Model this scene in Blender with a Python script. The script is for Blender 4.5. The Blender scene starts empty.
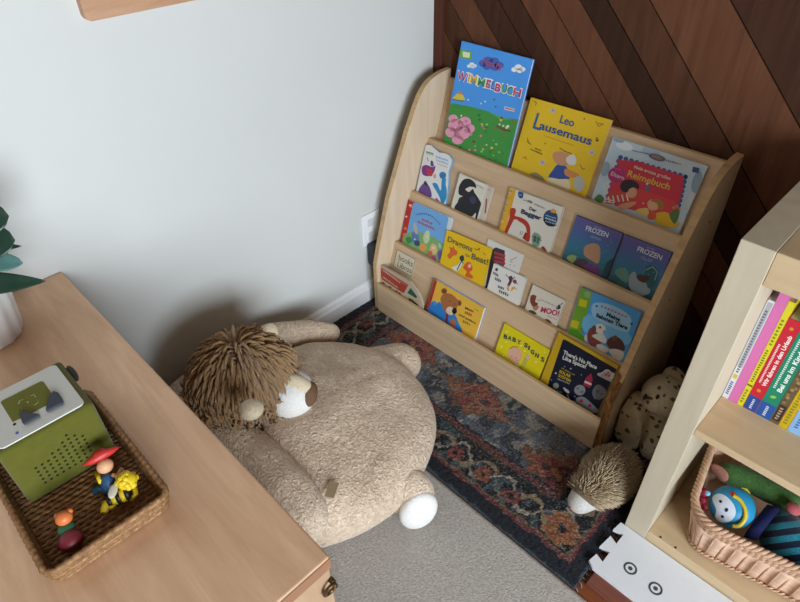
import bpy, bmesh, math, random
import numpy as np
from mathutils import Vector, Matrix, Euler
rnd = random.Random(7)
scene = bpy.context.scene
COL = scene.collection
PI = math.pi

# ------------------------------------------------------------------ camera
CAM_LOC = Vector((1.3286, -1.4644, 1.4))
CAM_ROT = Euler((math.radians(50.8207), math.radians(1.00367), math.radians(45.23198)), 'XYZ')
FPX = 597.49
cam_data = bpy.data.cameras.new('camera')
cam_data.sensor_fit = 'HORIZONTAL'
cam_data.sensor_width = 36.0
cam_data.lens = FPX / 800 * 36.0
cam_data.clip_start = 0.02
cam = bpy.data.objects.new('camera', cam_data)
COL.objects.link(cam)
cam.location = CAM_LOC
cam.rotation_euler = CAM_ROT
scene.camera = cam
CAM_M = CAM_ROT.to_matrix()


def ray(px, py):
    return (CAM_M @ Vector(((px - 400) / FPX, -(py - 301) / FPX, -1.0)))


def at(px, py, **k):
    """point of the photograph on the world plane x=, y= or z="""
    a, v = list(k.items())[0]
    i = 'xyz'.index(a)
    d = ray(px, py)
    return CAM_LOC + d * ((v - CAM_LOC[i]) / d[i])


def on_plane(px, py, p0, n):
    d = ray(px, py)
    return CAM_LOC + d * ((p0 - CAM_LOC).dot(n) / d.dot(n))


# ------------------------------------------------------------------ materials
def lin(c):
    if isinstance(c, str):
        c = [int(c[i:i + 2], 16) for i in (0, 2, 4)]
    out = []
    for v in c[:3]:
        v /= 255.0
        out.append(v / 12.92 if v <= 0.04045 else ((v + 0.055) / 1.055) ** 2.4)
    return (*out, 1.0)


MATS = {}


def mat(name, color, rough=0.6, spec=0.3, var=0.0, vscale=30.0, bump=0.0, bscale=200.0, sheen=0.0, metal=0.0, coat=0.0):
    """principled material with a little procedural variation"""
    if name in MATS:
        return MATS[name]
    m = bpy.data.materials.new(name)
    m.use_nodes = True
    nt = m.node_tree
    b = nt.nodes['Principled BSDF']
    c = lin(color)
    b.inputs['Base Color'].default_value = c
    b.inputs['Roughness'].default_value = rough
    b.inputs['Specular IOR Level'].default_value = spec
    b.inputs['Metallic'].default_value = metal
    b.inputs['Sheen Weight'].default_value = sheen
    b.inputs['Coat Weight'].default_value = coat
    tc = nt.nodes.new('ShaderNodeTexCoord')
    if var > 0:
        n = nt.nodes.new('ShaderNodeTexNoise')
        n.inputs['Scale'].default_value = vscale
        n.inputs['Detail'].default_value = 4
        nt.links.new(tc.outputs['Object'], n.inputs['Vector'])
        r = nt.nodes.new('ShaderNodeValToRGB')
        r.color_ramp.elements[0].position = 0.3
        r.color_ramp.elements[1].position = 0.7
        r.color_ramp.elements[0].color = (*[v * (1 - var) for v in c[:3]], 1)
        r.color_ramp.elements[1].color = (*[min(1, v * (1 + var)) for v in c[:3]], 1)
        nt.links.new(n.outputs['Fac'], r.inputs['Fac'])
        nt.links.new(r.outputs['Color'], b.inputs['Base Color'])
    if bump > 0:
        n2 = nt.nodes.new('ShaderNodeTexNoise')
        n2.inputs['Scale'].default_value = bscale
        n2.inputs['Detail'].default_value = 3
        nt.links.new(tc.outputs['Object'], n2.inputs['Vector'])
        bp = nt.nodes.new('ShaderNodeBump')
        bp.inputs['Strength'].default_value = bump
        bp.inputs['Distance'].default_value = 0.004
        nt.links.new(n2.outputs['Fac'], bp.inputs['Height'])
        nt.links.new(bp.outputs['Normal'], b.inputs['Normal'])
    MATS[name] = m
    return m


def wood(name, c1, c2, stretch=(1.2, 14, 14), rough=0.5, spec=0.3, scale=3.0, rot=(0, 0, 0), c3=None, coat=0.0):
    """grain: noise stretched along one axis of the object"""
    if name in MATS:
        return MATS[name]
    m = bpy.data.materials.new(name)
    m.use_nodes = True
    nt = m.node_tree
    b = nt.nodes['Principled BSDF']
    b.inputs['Roughness'].default_value = rough
    b.inputs['Specular IOR Level'].default_value = spec
    b.inputs['Coat Weight'].default_value = coat
    tc = nt.nodes.new('ShaderNodeTexCoord')
    mp = nt.nodes.new('ShaderNodeMapping')
    mp.inputs['Scale'].default_value = stretch
    mp.inputs['Rotation'].default_value = rot
    nt.links.new(tc.outputs['Object'], mp.inputs['Vector'])
    n = nt.nodes.new('ShaderNodeTexNoise')
    n.inputs['Scale'].default_value = scale
    n.inputs['Detail'].default_value = 8
    n.inputs['Roughness'].default_value = 0.62
    n.inputs['Distortion'].default_value = 0.6
    nt.links.new(mp.outputs['Vector'], n.inputs['Vector'])
    r = nt.nodes.new('ShaderNodeValToRGB')
    r.color_ramp.elements[0].position = 0.32
    r.color_ramp.elements[1].position = 0.68
    r.color_ramp.elements[0].color = lin(c1)
    r.color_ramp.elements[1].color = lin(c2)
    if c3:
        e = r.color_ramp.elements.new(0.52)
        e.color = lin(c3)
    nt.links.new(n.outputs['Fac'], r.inputs['Fac'])
    nt.links.new(r.outputs['Color'], b.inputs['Base Color'])
    bp = nt.nodes.new('ShaderNodeBump')
    bp.inputs['Strength'].default_value = 0.08
    bp.inputs['Distance'].default_value = 0.002
    nt.links.new(n.outputs['Fac'], bp.inputs['Height'])
    nt.links.new(bp.outputs['Normal'], b.inputs['Normal'])
    MATS[name] = m
    return m


# ------------------------------------------------------------------ objects
def finish(o, parent=None):
    COL.objects.link(o)
    if parent is not None:
        o.parent = parent
    return o


def empty(name, loc=(0, 0, 0), rot=(0, 0, 0), matrix=None):
    o = bpy.data.objects.new(name, None)
    o.empty_display_size = 0.05
    COL.objects.link(o)
    if matrix is not None:
        o.matrix_world = matrix
    else:
        o.location = loc
        o.rotation_euler = rot
    return o


def tag(o, label, cat, group=None):
    o['label'] = label
    o['category'] = cat
    if group:
        o['group'] = group
    return o


def struct(o):
    o['kind'] = 'structure'
    return o


class MB:
    """collects shapes and links them as ONE mesh object"""

    def __init__(self):
        self.bm = bmesh.new()
        self.mi = 0

    def _set(self, faces):
        for f in faces:
            f.material_index = self.mi
        return self

    def box(self, x0, x1, y0, y1, z0, z1, bevel=0.0, M=None, seg=2):
        r = bmesh.ops.create_cube(self.bm, size=1.0)
        vs = r['verts']
        for v in vs:
            v.co = Vector((x0 + (v.co.x + .5) * (x1 - x0), y0 + (v.co.y + .5) * (y1 - y0), z0 + (v.co.z + .5) * (z1 - z0)))
        fs = set(f for v in vs for f in v.link_faces)
        self._set(fs)
        if bevel > 0:
            es = list(set(e for v in vs for e in v.link_edges))
            rr = bmesh.ops.bevel(self.bm, geom=es, offset=bevel, segments=seg, affect='EDGES', profile=0.5)
            self._set(rr['faces'])
            vs = list(set(v for f in list(fs) + rr['faces'] if f.is_valid for v in f.verts))
        if M is not None:
            for v in vs:
                v.co = M @ v.co
        return self

    def ell(self, c, r, rot=None, seg=24, rings=16, power=1.0):
        rr = bmesh.ops.create_uvsphere(self.bm, u_segments=seg, v_segments=rings, radius=1.0)
        vs = rr['verts']
        R = Euler(rot).to_matrix() if rot is not None and not isinstance(rot, Matrix) else (rot or Matrix.Identity(3))
        for v in vs:
            p = v.co.copy()
            if power != 1.0:
                h = math.hypot(p.x, p.y)
                if h > 1e-6:
                    k = (h ** power) / h
                    p.x *= k
                    p.y *= k
            p = Vector((p.x * r[0], p.y * r[1], p.z * r[2]))
            v.co = R @ p + Vector(c)
        fs = set(f for v in vs for f in v.link_faces)
        for f in fs:
            f.smooth = True
        return self._set(fs)

    def tube(self, pts, rad, seg=8, caps=True, smooth=True):
        """swept tube along points; rad a number or list"""
        pts = [Vector(p) for p in pts]
        n = len(pts)
        rads = [rad] * n if not hasattr(rad, '__len__') else list(rad)
        rings = []
        prev = None
        for i, p in enumerate(pts):
            t = (pts[min(i + 1, n - 1)] - pts[max(i - 1, 0)])
            if t.length < 1e-9:
                t = Vector((0, 0, 1))
            t.normalize()
            if prev is None:
                a = Vector((0, 0, 1)) if abs(t.z) < 0.9 else Vector((1, 0, 0))
                u = t.cross(a).normalized()
            else:
                u = (prev - t * prev.dot(t)).normalized()
            prev = u
            w = t.cross(u)
            rings.append([self.bm.verts.new(p + (u * math.cos(2 * PI * k / seg) + w * math.sin(2 * PI * k / seg)) * rads[i]) for k in range(seg)])
        fs = []
        for i in range(n - 1):
            for k in range(seg):
                f = self.bm.faces.new((rings[i][k], rings[i][(k + 1) % seg], rings[i + 1][(k + 1) % seg], rings[i + 1][k]))
                f.smooth = smooth
                fs.append(f)
        if caps:
            fs.append(self.bm.faces.new(rings[0][::-1]))
            fs.append(self.bm.faces.new(rings[-1]))
        return self._set(fs)

    def prism(self, poly, h0, h1, M=None, smooth=False):
        """2D polygon (x, y) extruded along z from h0 to h1"""
        M = M or Matrix.Identity(4)
        a = [self.bm.verts.new(M @ Vector((x, y, h0))) for x, y in poly]
        b = [self.bm.verts.new(M @ Vector((x, y, h1))) for x, y in poly]
        n = len(poly)
        fs = [self.bm.faces.new(a[::-1]), self.bm.faces.new(b)]
        for i in range(n):
            f = self.bm.faces.new((a[i], a[(i + 1) % n], b[(i + 1) % n], b[i]))
            f.smooth = smooth
            fs.append(f)
        return self._set(fs)

    def poly(self, pts):
        f = self.bm.faces.new([self.bm.verts.new(Vector(p)) for p in pts])
        return self._set([f])

    def lathe(self, prof, c=(0, 0, 0), seg=32, smooth=True, wave=0.0, nwave=12):
        rings = []
        for r, z in prof:
            ring = []
            for k in range(seg):
                a = 2 * PI * k / seg
                rr = r * (1 + wave * math.cos(nwave * a))
                ring.append(self.bm.verts.new((c[0] + rr * math.cos(a), c[1] + rr * math.sin(a), c[2] + z)))
            rings.append(ring)
        fs = []
        for i in range(len(rings) - 1):
            for k in range(seg):
                f = self.bm.faces.new((rings[i][k], rings[i][(k + 1) % seg], rings[i + 1][(k + 1) % seg], rings[i + 1][k]))
                f.smooth = smooth
                fs.append(f)
        return self._set(fs)

    def build(self, name, mats, parent=None, smooth=False, recalc=True):
        if recalc:
            bmesh.ops.recalc_face_normals(self.bm, faces=self.bm.faces)
        me = bpy.data.meshes.new(name)
        if smooth:
            for f in self.bm.faces:
                f.smooth = True
        self.bm.to_mesh(me)
        self.bm.free()
        for m in (mats if isinstance(mats, (list, tuple)) else [mats]):
            me.materials.append(m)
        o = bpy.data.objects.new(name, me)
        return finish(o, parent)


def rrect(x0, x1, y0, y1, r, n=5):
    pts = []
    for cx, cy, a0 in ((x1 - r, y1 - r, 0), (x0 + r, y1 - r, 90), (x0 + r, y0 + r, 180), (x1 - r, y0 + r, 270)):
        for i in range(n + 1):
            a = math.radians(a0 + 90 * i / n)
            pts.append((cx + r * math.cos(a), cy + r * math.sin(a)))
    return pts


def circ(cx, cy, rx, ry=None, n=20, rot=0.0):
    ry = ry or rx
    out = []
    for i in range(n):
        a = 2 * PI * i / n
        x, y = rx * math.cos(a), ry * math.sin(a)
        out.append((cx + x * math.cos(rot) - y * math.sin(rot), cy + x * math.sin(rot) + y * math.cos(rot)))
    return out


def spline(pts, n=6):
    """Catmull-Rom through points"""
    P = [Vector(p) for p in pts]
    P = [P[0] * 2 - P[1]] + P + [P[-1] * 2 - P[-2]]
    out = []
    for i in range(1, len(P) - 2):
        for k in range(n):
            t = k / n
            a, b, c, d = P[i - 1], P[i], P[i + 1], P[i + 2]
            out.append(0.5 * ((2 * b) + (c - a) * t + (2 * a - 5 * b + 4 * c - d) * t * t + (3 * b - a - 3 * c + d) * t ** 3))
    out.append(P[-2])
    return out


def closed_spline(pts, n=4):
    P = [Vector((*p, 0)) if len(p) == 2 else Vector(p) for p in pts]
    N = len(P)
    out = []
    for i in range(N):
        a, b, c, d = P[i - 1], P[i], P[(i + 1) % N], P[(i + 2) % N]
        for k in range(n):
            t = k / n
            v = 0.5 * ((2 * b) + (c - a) * t + (2 * a - 5 * b + 4 * c - d) * t * t + (3 * b - a - 3 * c + d) * t ** 3)
            out.append((v.x, v.y))
    return out

# ------------------------------------------------------------------ common materials
M_WALL = mat('cream wall paint', (208, 210, 208), 0.85, 0.2, 0.015, 3, 0.05, 250)
M_CEIL = mat('tan ceiling boards', (122, 100, 80), 0.9, 0.2, 0.01, 4)
M_TRIM = mat('white gloss trim paint', (238, 240, 244), 0.4, 0.4, 0.01, 8)
M_BIRCH = wood('birch plywood', (194, 165, 130), (212, 184, 151), (1.0, 10, 22), 0.5, 0.3, 2.4)
M_BIRCHEDGE = wood('birch plywood edge', (184, 150, 108), (208, 176, 132), (2, 20, 20), 0.6, 0.2, 3)
M_SIDE = wood('birch side panel', (204, 181, 153), (218, 197, 171), (12, 14, 1.2), 0.5, 0.3, 2.4)
M_CASE = wood('pale birch veneer', (188, 177, 154), (201, 190, 167), (10, 10, 1.0), 0.5, 0.3, 2.2)
M_CASEH = wood('pale birch veneer shelf', (194, 168, 132), (210, 186, 150), (1.0, 9, 10), 0.45, 0.35, 2.2)
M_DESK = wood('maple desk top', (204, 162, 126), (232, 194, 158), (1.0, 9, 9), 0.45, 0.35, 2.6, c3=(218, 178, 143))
M_DESKSHADE = wood('shaded maple desk side', (164, 134, 106), (180, 150, 122), (6, 6, 1.0), 0.5, 0.3, 2.2)  # shade on the cabinet front put into a darker wood tone
M_BLACK = mat('black', (22, 22, 24), 0.6)
M_WHITE = mat('white print', (232, 230, 224), 0.55)

# ------------------------------------------------------------------ setting
RX, RY0, HZ = 3.4, -3.6, 2.45
b = MB(); b.box(-0.1, RX + 0.1, RY0 - 0.1, 0.1, -0.1, 0.0)
M_FLOOR = wood('redwood floor boards', (96, 48, 28), (140, 78, 46), (1.2, 12, 12), 0.45, 0.35, 3)
struct(b.build('floor', M_FLOOR))
b = MB(); b.box(-0.1, RX + 0.1, RY0 - 0.1, 0.1, HZ, HZ + 0.1)
struct(b.build('ceiling', M_CEIL))
b = MB(); b.box(-0.1, 0.0, RY0, 0.1, 0.0, HZ)
struct(b.build('wall_left', M_WALL))
b = MB(); b.box(0.0, RX, RY0 - 0.1, RY0, 0.0, HZ)
struct(b.build('wall_front', mat('brown room wall', (110, 84, 66), 0.8, 0.2, 0.05, 4)))
# wall with the window the daylight comes through
WY0, WY1, WZ0, WZ1 = -3.0, -1.1, 0.50, 1.95
b = MB()
b.box(RX, RX + 0.1, RY0, WY0, 0, HZ)
b.box(RX, RX + 0.1, WY1, 0.1, 0, HZ)
b.box(RX, RX + 0.1, WY0, WY1, 0, WZ0)
b.box(RX, RX + 0.1, WY0, WY1, WZ1, HZ)
struct(b.build('wall_right', mat('brown room wall', (110, 84, 66), 0.8, 0.2, 0.05, 4)))
b = MB()
for y0, y1, z0, z1 in ((WY0, WY0 + .06, WZ0, WZ1), (WY1 - .06, WY1, WZ0, WZ1), (WY0, WY1, WZ0, WZ0 + .06), (WY0, WY1, WZ1 - .06, WZ1),
                       ((WY0 + WY1) / 2 - .025, (WY0 + WY1) / 2 + .025, WZ0, WZ1)):
    b.box(RX + 0.01, RX + 0.07, y0, y1, z0, z1, 0.004)
struct(b.build('window_1', M_TRIM))

# brown diagonal board wall
b = MB(); b.box(0.0, RX, 0.012, 0.1, 0, HZ); b.mi = 1
BROWN = [wood('redwood board %s' % n, c1, c2, (16, 16, 1.2), 0.75, 0.12, 3, rot=(0, math.radians(-45), 0)) for n, c1, c2 in (
    ('russet', (86, 54, 38), (106, 68, 48)), ('umber', (58, 36, 26), (74, 47, 34)), ('walnut', (70, 44, 31), (88, 56, 40)), ('dark', (48, 30, 22), (62, 40, 29)))]
bounds = [0.0]
sb = [(0.646, 0), (0.72, 2), (0.796, 0), (0.866, 1), (0.926, 1), (1.0, 0), (1.07, 0), (1.13, 3), (1.215, 2), (1.357, 0), (1.5, 1), (1.58, 2), (1.72, 0), (1.86, 1)]
k = 2.0
ks = [0, 2, 1, 0, 3, 1]
while k < 4.4:
    sb.append((k, ks[len(sb) % 6])); k += 0.142
lo = []
k = 0.646 - 0.142
while k > -0.1:
    lo.append((k, ks[len(lo) % 6])); k -= 0.142
sb = lo[::-1] + sb
S2 = math.sqrt(0.5)


def clip(poly, a, bb, c):
    out = []
    for i in range(len(poly)):
        p, q = poly[i], poly[(i + 1) % len(poly)]
        dp, dq = a * p[0] + bb * p[1] - c, a * q[0] + bb * q[1] - c
        if dp <= 0:
            out.append(p)
        if dp * dq < 0:
            t = dp / (dp - dq)
            out.append((p[0] + t * (q[0] - p[0]), p[1] + t * (q[1] - p[1])))
    return out


MXZ = Matrix(((1, 0, 0, 0), (0, 0, 1, 0), (0, 1, 0, 0), (0, 0, 0, 1)))   # (x, y, h) -> (x, h, y)
prev_s = sb[0][0] - 0.142
for s, mi in sb:
    g = 0.0018
    poly = [(0.0, 0.0), (RX, 0.0), (RX, HZ), (0.0, HZ)]
    poly = clip(poly, S2, S2, s - g)
    if poly:
        poly = clip(poly, -S2, -S2, -(prev_s + g))
    prev_s = s
    if len(poly) >= 3:
        b.mi = 1 + mi
        b.prism(poly, 0.0, 0.012, M=MXZ)
wall_back = b.build('wall_back', [mat('dark gap', (14, 8, 6), 0.9)] + BROWN)
struct(wall_back)
b = MB(); b.box(0.0, 0.034, -0.014, 0.0, 0, HZ, 0.002)
struct(b.build('trim_1', wood('redwood trim', (72, 38, 28), (92, 52, 38), (16, 16, 1.0), 0.6, 0.2, 3)))
b = MB()
b.prism([(0, 0), (0.016, 0), (0.016, 0.062), (0.011, 0.068), (0.009, 0.078), (0.004, 0.084), (0, 0.086)], RY0, -0.015,
        M=Matrix(((1, 0, 0, 0), (0, 0, 1, 0), (0, 1, 0, 0), (0, 0, 0, 1))))
struct(b.build('baseboard_left', M_TRIM))

# outlet plate and the dark plug-in block behind the shelf
t = empty('wall_outlet', (0, -0.318, 0.300))
tag(t, 'white outlet cover plate on the pale wall behind the book rack', 'outlet')
b = MB(); b.box(0, 0.006, -0.04, 0.04, -0.06, 0.06, 0.002)
b.build('cover_plate', M_TRIM, t)
for z_ in (0.012, -0.04):
    b = MB(); b.box(0.006, 0.008, -0.016, 0.016, z_, z_ + .028, 0.0008)
    b.build('socket', mat('socket white', (210, 212, 214), 0.4), t)
# ------------------------------------------------------------------ front-facing book rack
KS = 0.33                                   # lean of the panels: dy per dz
SX0, SX1 = 0.079, 0.955
TOPS = [(-0.022, 0.755), (-0.115, 0.583), (-0.197, 0.424), (-0.278, 0.262), (-0.372, 0.131)]
LEDGE = [0.505, 0.345, 0.185, 0.072]
PT = 0.012
shelf = empty('book_display_rack', (0.52, -0.2, 0))
tag(shelf, 'light birch wood display rack holding picture books face out in four sloping tiers', 'bookshelf')
SHL = Matrix.Translation((-0.52, 0.2, 0))
prof = [(-0.014, 0.0114), (-0.368, 0.0114), (-0.368, 0.205), (-0.352, 0.262), (-0.300, 0.43), (-0.210, 0.632), (-0.176, 0.695)]
prof += [tuple(v[:2]) for v in spline([(-0.176, 0.695, 0), (-0.152, 0.733, 0), (-0.120, 0.762, 0), (-0.070, 0.778, 0), (-0.014, 0.782, 0)], 5)][1:]
MYZ = Matrix(((0, 0, 1, 0), (1, 0, 0, 0), (0, 1, 0, 0), (0, 0, 0, 1)))    # (y, z, x) -> (x, y, z)


def side_panel(x0, x1):
    b = MB()
    b.prism(prof, x0, x1, M=SHL @ MYZ)
    bmesh.ops.bevel(b.bm, geom=[e for e in b.bm.edges], offset=0.0012, segments=1, affect='EDGES')
    for f in b.bm.faces:
        n = f.normal
        f.normal_update()
        f.material_index = 0 if abs(f.normal.x) > 0.8 else 1
    return b.build('side_panel', [M_SIDE, M_BIRCHEDGE], shelf)


side_panel(SX0 - 0.018, SX0)
side_panel(SX1, SX1 + 0.018)
# strip of the right panel's front edge where the edging is broken off
b = MB()
ptsL = [(-0.3695, 0.0116), (-0.3695, 0.205), (-0.3538, 0.262), (-0.343, 0.298)]
for i in range(3):
    (y0, z0), (y1, z1) = ptsL[i], ptsL[i + 1]
    v = [SHL @ Vector(p) for p in ((SX1 - .0004, y0, z0), (SX1 + .0184, y0, z0), (SX1 + .0184, y1, z1 if i < 2 else z1 - 0.012), (SX1 - .0004, y1, z1))]
    w = [q + Vector((0, 0.0035, 0)) for q in v]
    V = [b.bm.verts.new(q) for q in v + w]
    for f in ((0, 1, 2, 3), (7, 6, 5, 4), (0, 4, 5, 1), (1, 5, 6, 2), (2, 6, 7, 3), (3, 7, 4, 0)):
        b.bm.faces.new([V[k] for k in f])
be = b.build('bare_edge', wood('bare chipboard edge', (70, 44, 24), (150, 106, 62), (30, 30, 9), 0.85, 0.1, 3), shelf)
be['label'] = 'chipped brown bare edge'


def slope_panel(name, top, zlow, tk=PT, vertical=False):
    y0, z0 = top
    b = MB()
    if vertical:
        pr = [(y0, z0), (y0, zlow), (y0 + tk, zlow), (y0 + tk, z0)]
    else:
        pr = [(y0, z0), (y0 - KS * (z0 - zlow), zlow), (y0 - KS * (z0 - zlow) + tk, zlow), (y0 + tk, z0)]
    b.prism(pr, SX0 + .0004, SX1 - .0004, M=SHL @ MYZ)
    bmesh.ops.bevel(b.bm, geom=list(b.bm.edges), offset=0.001, segments=1, affect='EDGES')
    for f in b.bm.faces:
        f.normal_update()
        f.material_index = 1 if f.normal.z > 0.8 else 0
    return b.build(name, [M_BIRCH, M_BIRCHEDGE], shelf)


def face_y(i, z):
    """y of the visible face of rear panel i at height z"""
    y0, z0 = TOPS[i]
    return y0 - KS * (z0 - z)


slope_panel('back_panel', TOPS[0], LEDGE[0] - 0.012)
for i in (1, 2, 3):
    slope_panel('pocket_panel', TOPS[i], LEDGE[i] - 0.012)
slope_panel('front_panel', TOPS[4], 0.0116, vertical=True)
for i in range(4):
    b = MB()
    z = LEDGE[i]
    y1 = face_y(i, z)
    y0 = (face_y(i + 1, z) + PT) if i < 3 else TOPS[4][0] + PT
    b.box(SX0 + .0004, SX1 - .0004, y0 + .0003, y1 - .0003, z - 0.012, z, M=SHL)
    b.build('ledge', M_BIRCH, shelf)
for z, y in ((0.30, -0.30), (0.46, -0.2), (0.64, -0.10), (0.10, -0.30)):
    b = MB(); b.prism(circ(y, z, 0.0035, n=10), SX1 + .0175, SX1 + .0192, M=SHL @ MYZ)
    b.build('screw_head', mat('zinc screw', (120, 108, 92), 0.4, metal=0.6), shelf)

# ------------------------------------------------------------------ bookcase on the right
BX0, BX1, BY0, BY1, BTOP = 1.136, 1.94, -0.52, -0.025, 0.865  # unseen depth extended towards the wall so the gap beside the rack darkens
bc = empty('open_bookcase', (1.53, -0.32, 0))
tag(bc, 'pale wooden open bookcase with upright books on its middle shelf and a basket below', 'bookcase')
T = Matrix.Translation((-1.53, 0.32, 0))
ST = 0.054
for x0 in (BX0, BX1 - ST):
    b = MB(); b.box(x0, x0 + ST, BY0, BY1, 0, BTOP, 0.0012, T, 1)
    b.build('side_board', M_CASE, bc)
b = MB(); b.box(BX0 + ST + .0004, BX1 - ST - .0004, BY0 + .0005, BY1, 0.800, BTOP - .0006, 0.0012, T, 1)
b.build('top_board', M_CASEH, bc)
b = MB(); b.box(BX0 + ST + .0004, BX1 - ST - .0004, BY0 + .001, BY1, 0.418, 0.436, 0.001, T, 1)
b.build('shelf_board', M_CASEH, bc)
b = MB(); b.box(BX0 + ST + .0004, BX1 - ST - .0004, BY0 + .001, BY1, 0.0, 0.054, 0.001, T, 1)
b.build('bottom_board', M_CASEH, bc)
b = MB(); b.box(BX0 + ST + .0004, BX1 - ST - .0004, BY1 - .012, BY1 - .004, 0.054, 0.80, 0, T)
b.build('back_board', M_CASE, bc)
for px, py in ((660.5, 537), (675.5, 547.5)):
    p = at(px, py, z=0.054)
    b = MB(); b.prism(circ(p.x, p.y, 0.0028, n=10), 0.0536, 0.0546, M=T)
    b.build('peg_hole', M_BLACK, bc)

# ------------------------------------------------------------------ desk
DX1, DY1, DZ = 0.957, -1.25, 0.61
desk = empty('maple_desk', (0.48, -1.7, 0))
tag(desk, 'maple wood cabinet standing against the pale wall, with plant and green audio box on top', 'cabinet')
T = Matrix.Translation((-0.48, 1.7, 0))
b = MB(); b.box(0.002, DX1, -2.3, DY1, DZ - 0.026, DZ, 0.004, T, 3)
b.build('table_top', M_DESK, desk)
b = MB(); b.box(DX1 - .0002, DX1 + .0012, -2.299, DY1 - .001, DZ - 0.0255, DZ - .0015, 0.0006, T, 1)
b.build('shaded_edge', wood('shaded maple edge', (128, 90, 66), (148, 108, 82), (10, 1.2, 10), .5, .3, 3), desk)  # added strip: shade on the top's front edge put into its colour
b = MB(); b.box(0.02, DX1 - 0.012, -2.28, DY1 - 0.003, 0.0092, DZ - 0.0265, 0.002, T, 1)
b.build('cabinet_body', M_DESKSHADE, desk)
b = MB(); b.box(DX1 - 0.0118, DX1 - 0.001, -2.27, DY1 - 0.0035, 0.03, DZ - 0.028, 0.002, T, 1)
d = b.build('door', M_DESKSHADE, desk)
M_BRASS = mat('aged brass', (96, 74, 48), 0.4, 0.5, metal=0.8)
c0 = T @ at(328, 586, x=DX1 - .001)
b = MB()
b.tube([c0 + Vector((0.006 + .004 * math.sin(a), .011 * math.cos(a), .016 * math.sin(a))) for a in [math.radians(v) for v in range(60, 331, 18)]], 0.0032, 8)
b.tube([c0 + Vector((0.0, 0.0055, 0.0139)), c0 + Vector((0.009, 0.0055, .0139))], 0.0045, 8)
b.tube([c0 + Vector((0.0, 0.0095, -0.008)), c0 + Vector((0.006, 0.0095, -.008))], 0.004, 8)
b.build('hook_handle', M_BRASS, d)

# ------------------------------------------------------------------ wooden frame on the wall
fr = empty('wall_picture', (0, -0.79, 1.10))
tag(fr, 'wooden picture frame with rounded corners hanging high on the pale wall', 'picture frame')
b = MB()
W0, W1, H0, H1 = -1.0275, -0.45, 1.098, 1.62
T = Matrix.Translation((0, 0.79, -1.10))
outer = rrect(W0, W1, H0, H1, 0.012, 4)
inner = rrect(W0 + .045, W1 - .045, H0 + .045, H1 - .045, 0.004, 4)
for lo_, hi_ in ((0.0, 0.02),):
    vo0 = [b.bm.verts.new(T @ MYZ @ Vector((y, z, lo_))) for y, z in outer]
    vo1 = [b.bm.verts.new(T @ MYZ @ Vector((y, z, hi_))) for y, z in outer]
    vi0 = [b.bm.verts.new(T @ MYZ @ Vector((y, z, lo_))) for y, z in inner]
    vi1 = [b.bm.verts.new(T @ MYZ @ Vector((y, z, hi_))) for y, z in inner]
    n = len(outer)
    for i in range(n):
        j = (i + 1) % n
        for q in ((vo0[i], vo0[j], vo1[j], vo1[i]), (vi0[j], vi0[i], vi1[i], vi1[j]), (vo1[i], vo1[j], vi1[j], vi1[i]), (vo0[j], vo0[i], vi0[i], vi0[j])):
            b.bm.faces.new(q)
b.build('frame', wood('alder frame', (176, 134, 104), (198, 158, 128), (8, 1.2, 8), 0.5, 0.3, 3), fr)
b = MB(); b.box(0.002, 0.008, W0 + .04, W1 - .04, H0 + .04, H1 - .04, 0, T)
b.build('backing', mat('dark picture backing', (74, 54, 44), 0.7), fr)

# ------------------------------------------------------------------ plug-in block behind the rack
t = empty('socket_adapter', (0.0084, -0.300, 0.165))
tag(t, 'dark grey plug-in block on the wall socket beside the book rack', 'adapter')
b = MB(); b.box(0.0, 0.038, -0.045, 0.045, 0.0, 0.085, 0.005)
plug_ob = b.build('housing', mat('dark grey plastic', (58, 60, 64), 0.6), t)
b = MB(); b.box(0.0375, 0.039, -0.028, 0.028, 0.012, 0.06, 0.0006)
b.build('front_panel', mat('slate plastic', (46, 48, 52), 0.5), t)

# ------------------------------------------------------------------ beige carpet and oriental rug
def grid_mesh(name, x0, x1, y0, y1, nx, ny, zf, cf, material, skirt=0.0):
    xs = np.linspace(x0, x1, nx)
    ys = np.linspace(y0, y1, ny)
    X, Y = np.meshgrid(xs, ys)
    Z = zf(X, Y)
    verts = np.stack([X, Y, Z], -1).reshape(-1, 3)
    idx = np.arange(nx * ny).reshape(ny, nx)
    quads = np.stack([idx[:-1, :-1], idx[:-1, 1:], idx[1:, 1:], idx[1:, :-1]], -1).reshape(-1, 4)
    border = list(idx[0, :]) + list(idx[1:, -1]) + list(idx[-1, -2::-1]) + list(idx[-2:0:-1, 0])
    nb = len(verts)
    low = verts[border].copy(); low[:, 2] = 0.0005
    verts = np.concatenate([verts, low])
    side = []
    m = len(border)
    for i in range(m):
        j = (i + 1) % m
        side.append((border[i], nb + i, nb + j, border[j]))
    quads = np.concatenate([quads, np.array(side)])
    me = bpy.data.meshes.new(name)
    me.from_pydata(verts.tolist(), [], quads.tolist())
    if cf is not None:
        C = cf(verts[:, 0], verts[:, 1])
        ca = me.color_attributes.new('pile', 'FLOAT_COLOR', 'POINT')
        ca.data.foreach_set('color', np.concatenate([C, np.ones((len(C), 1))], 1).astype(np.float32).ravel())
    me.materials.append(material)
    for p in me.polygons:
        p.use_smooth = True
    return finish(bpy.data.objects.new(name, me))


nrs = np.random.RandomState(3)


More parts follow.
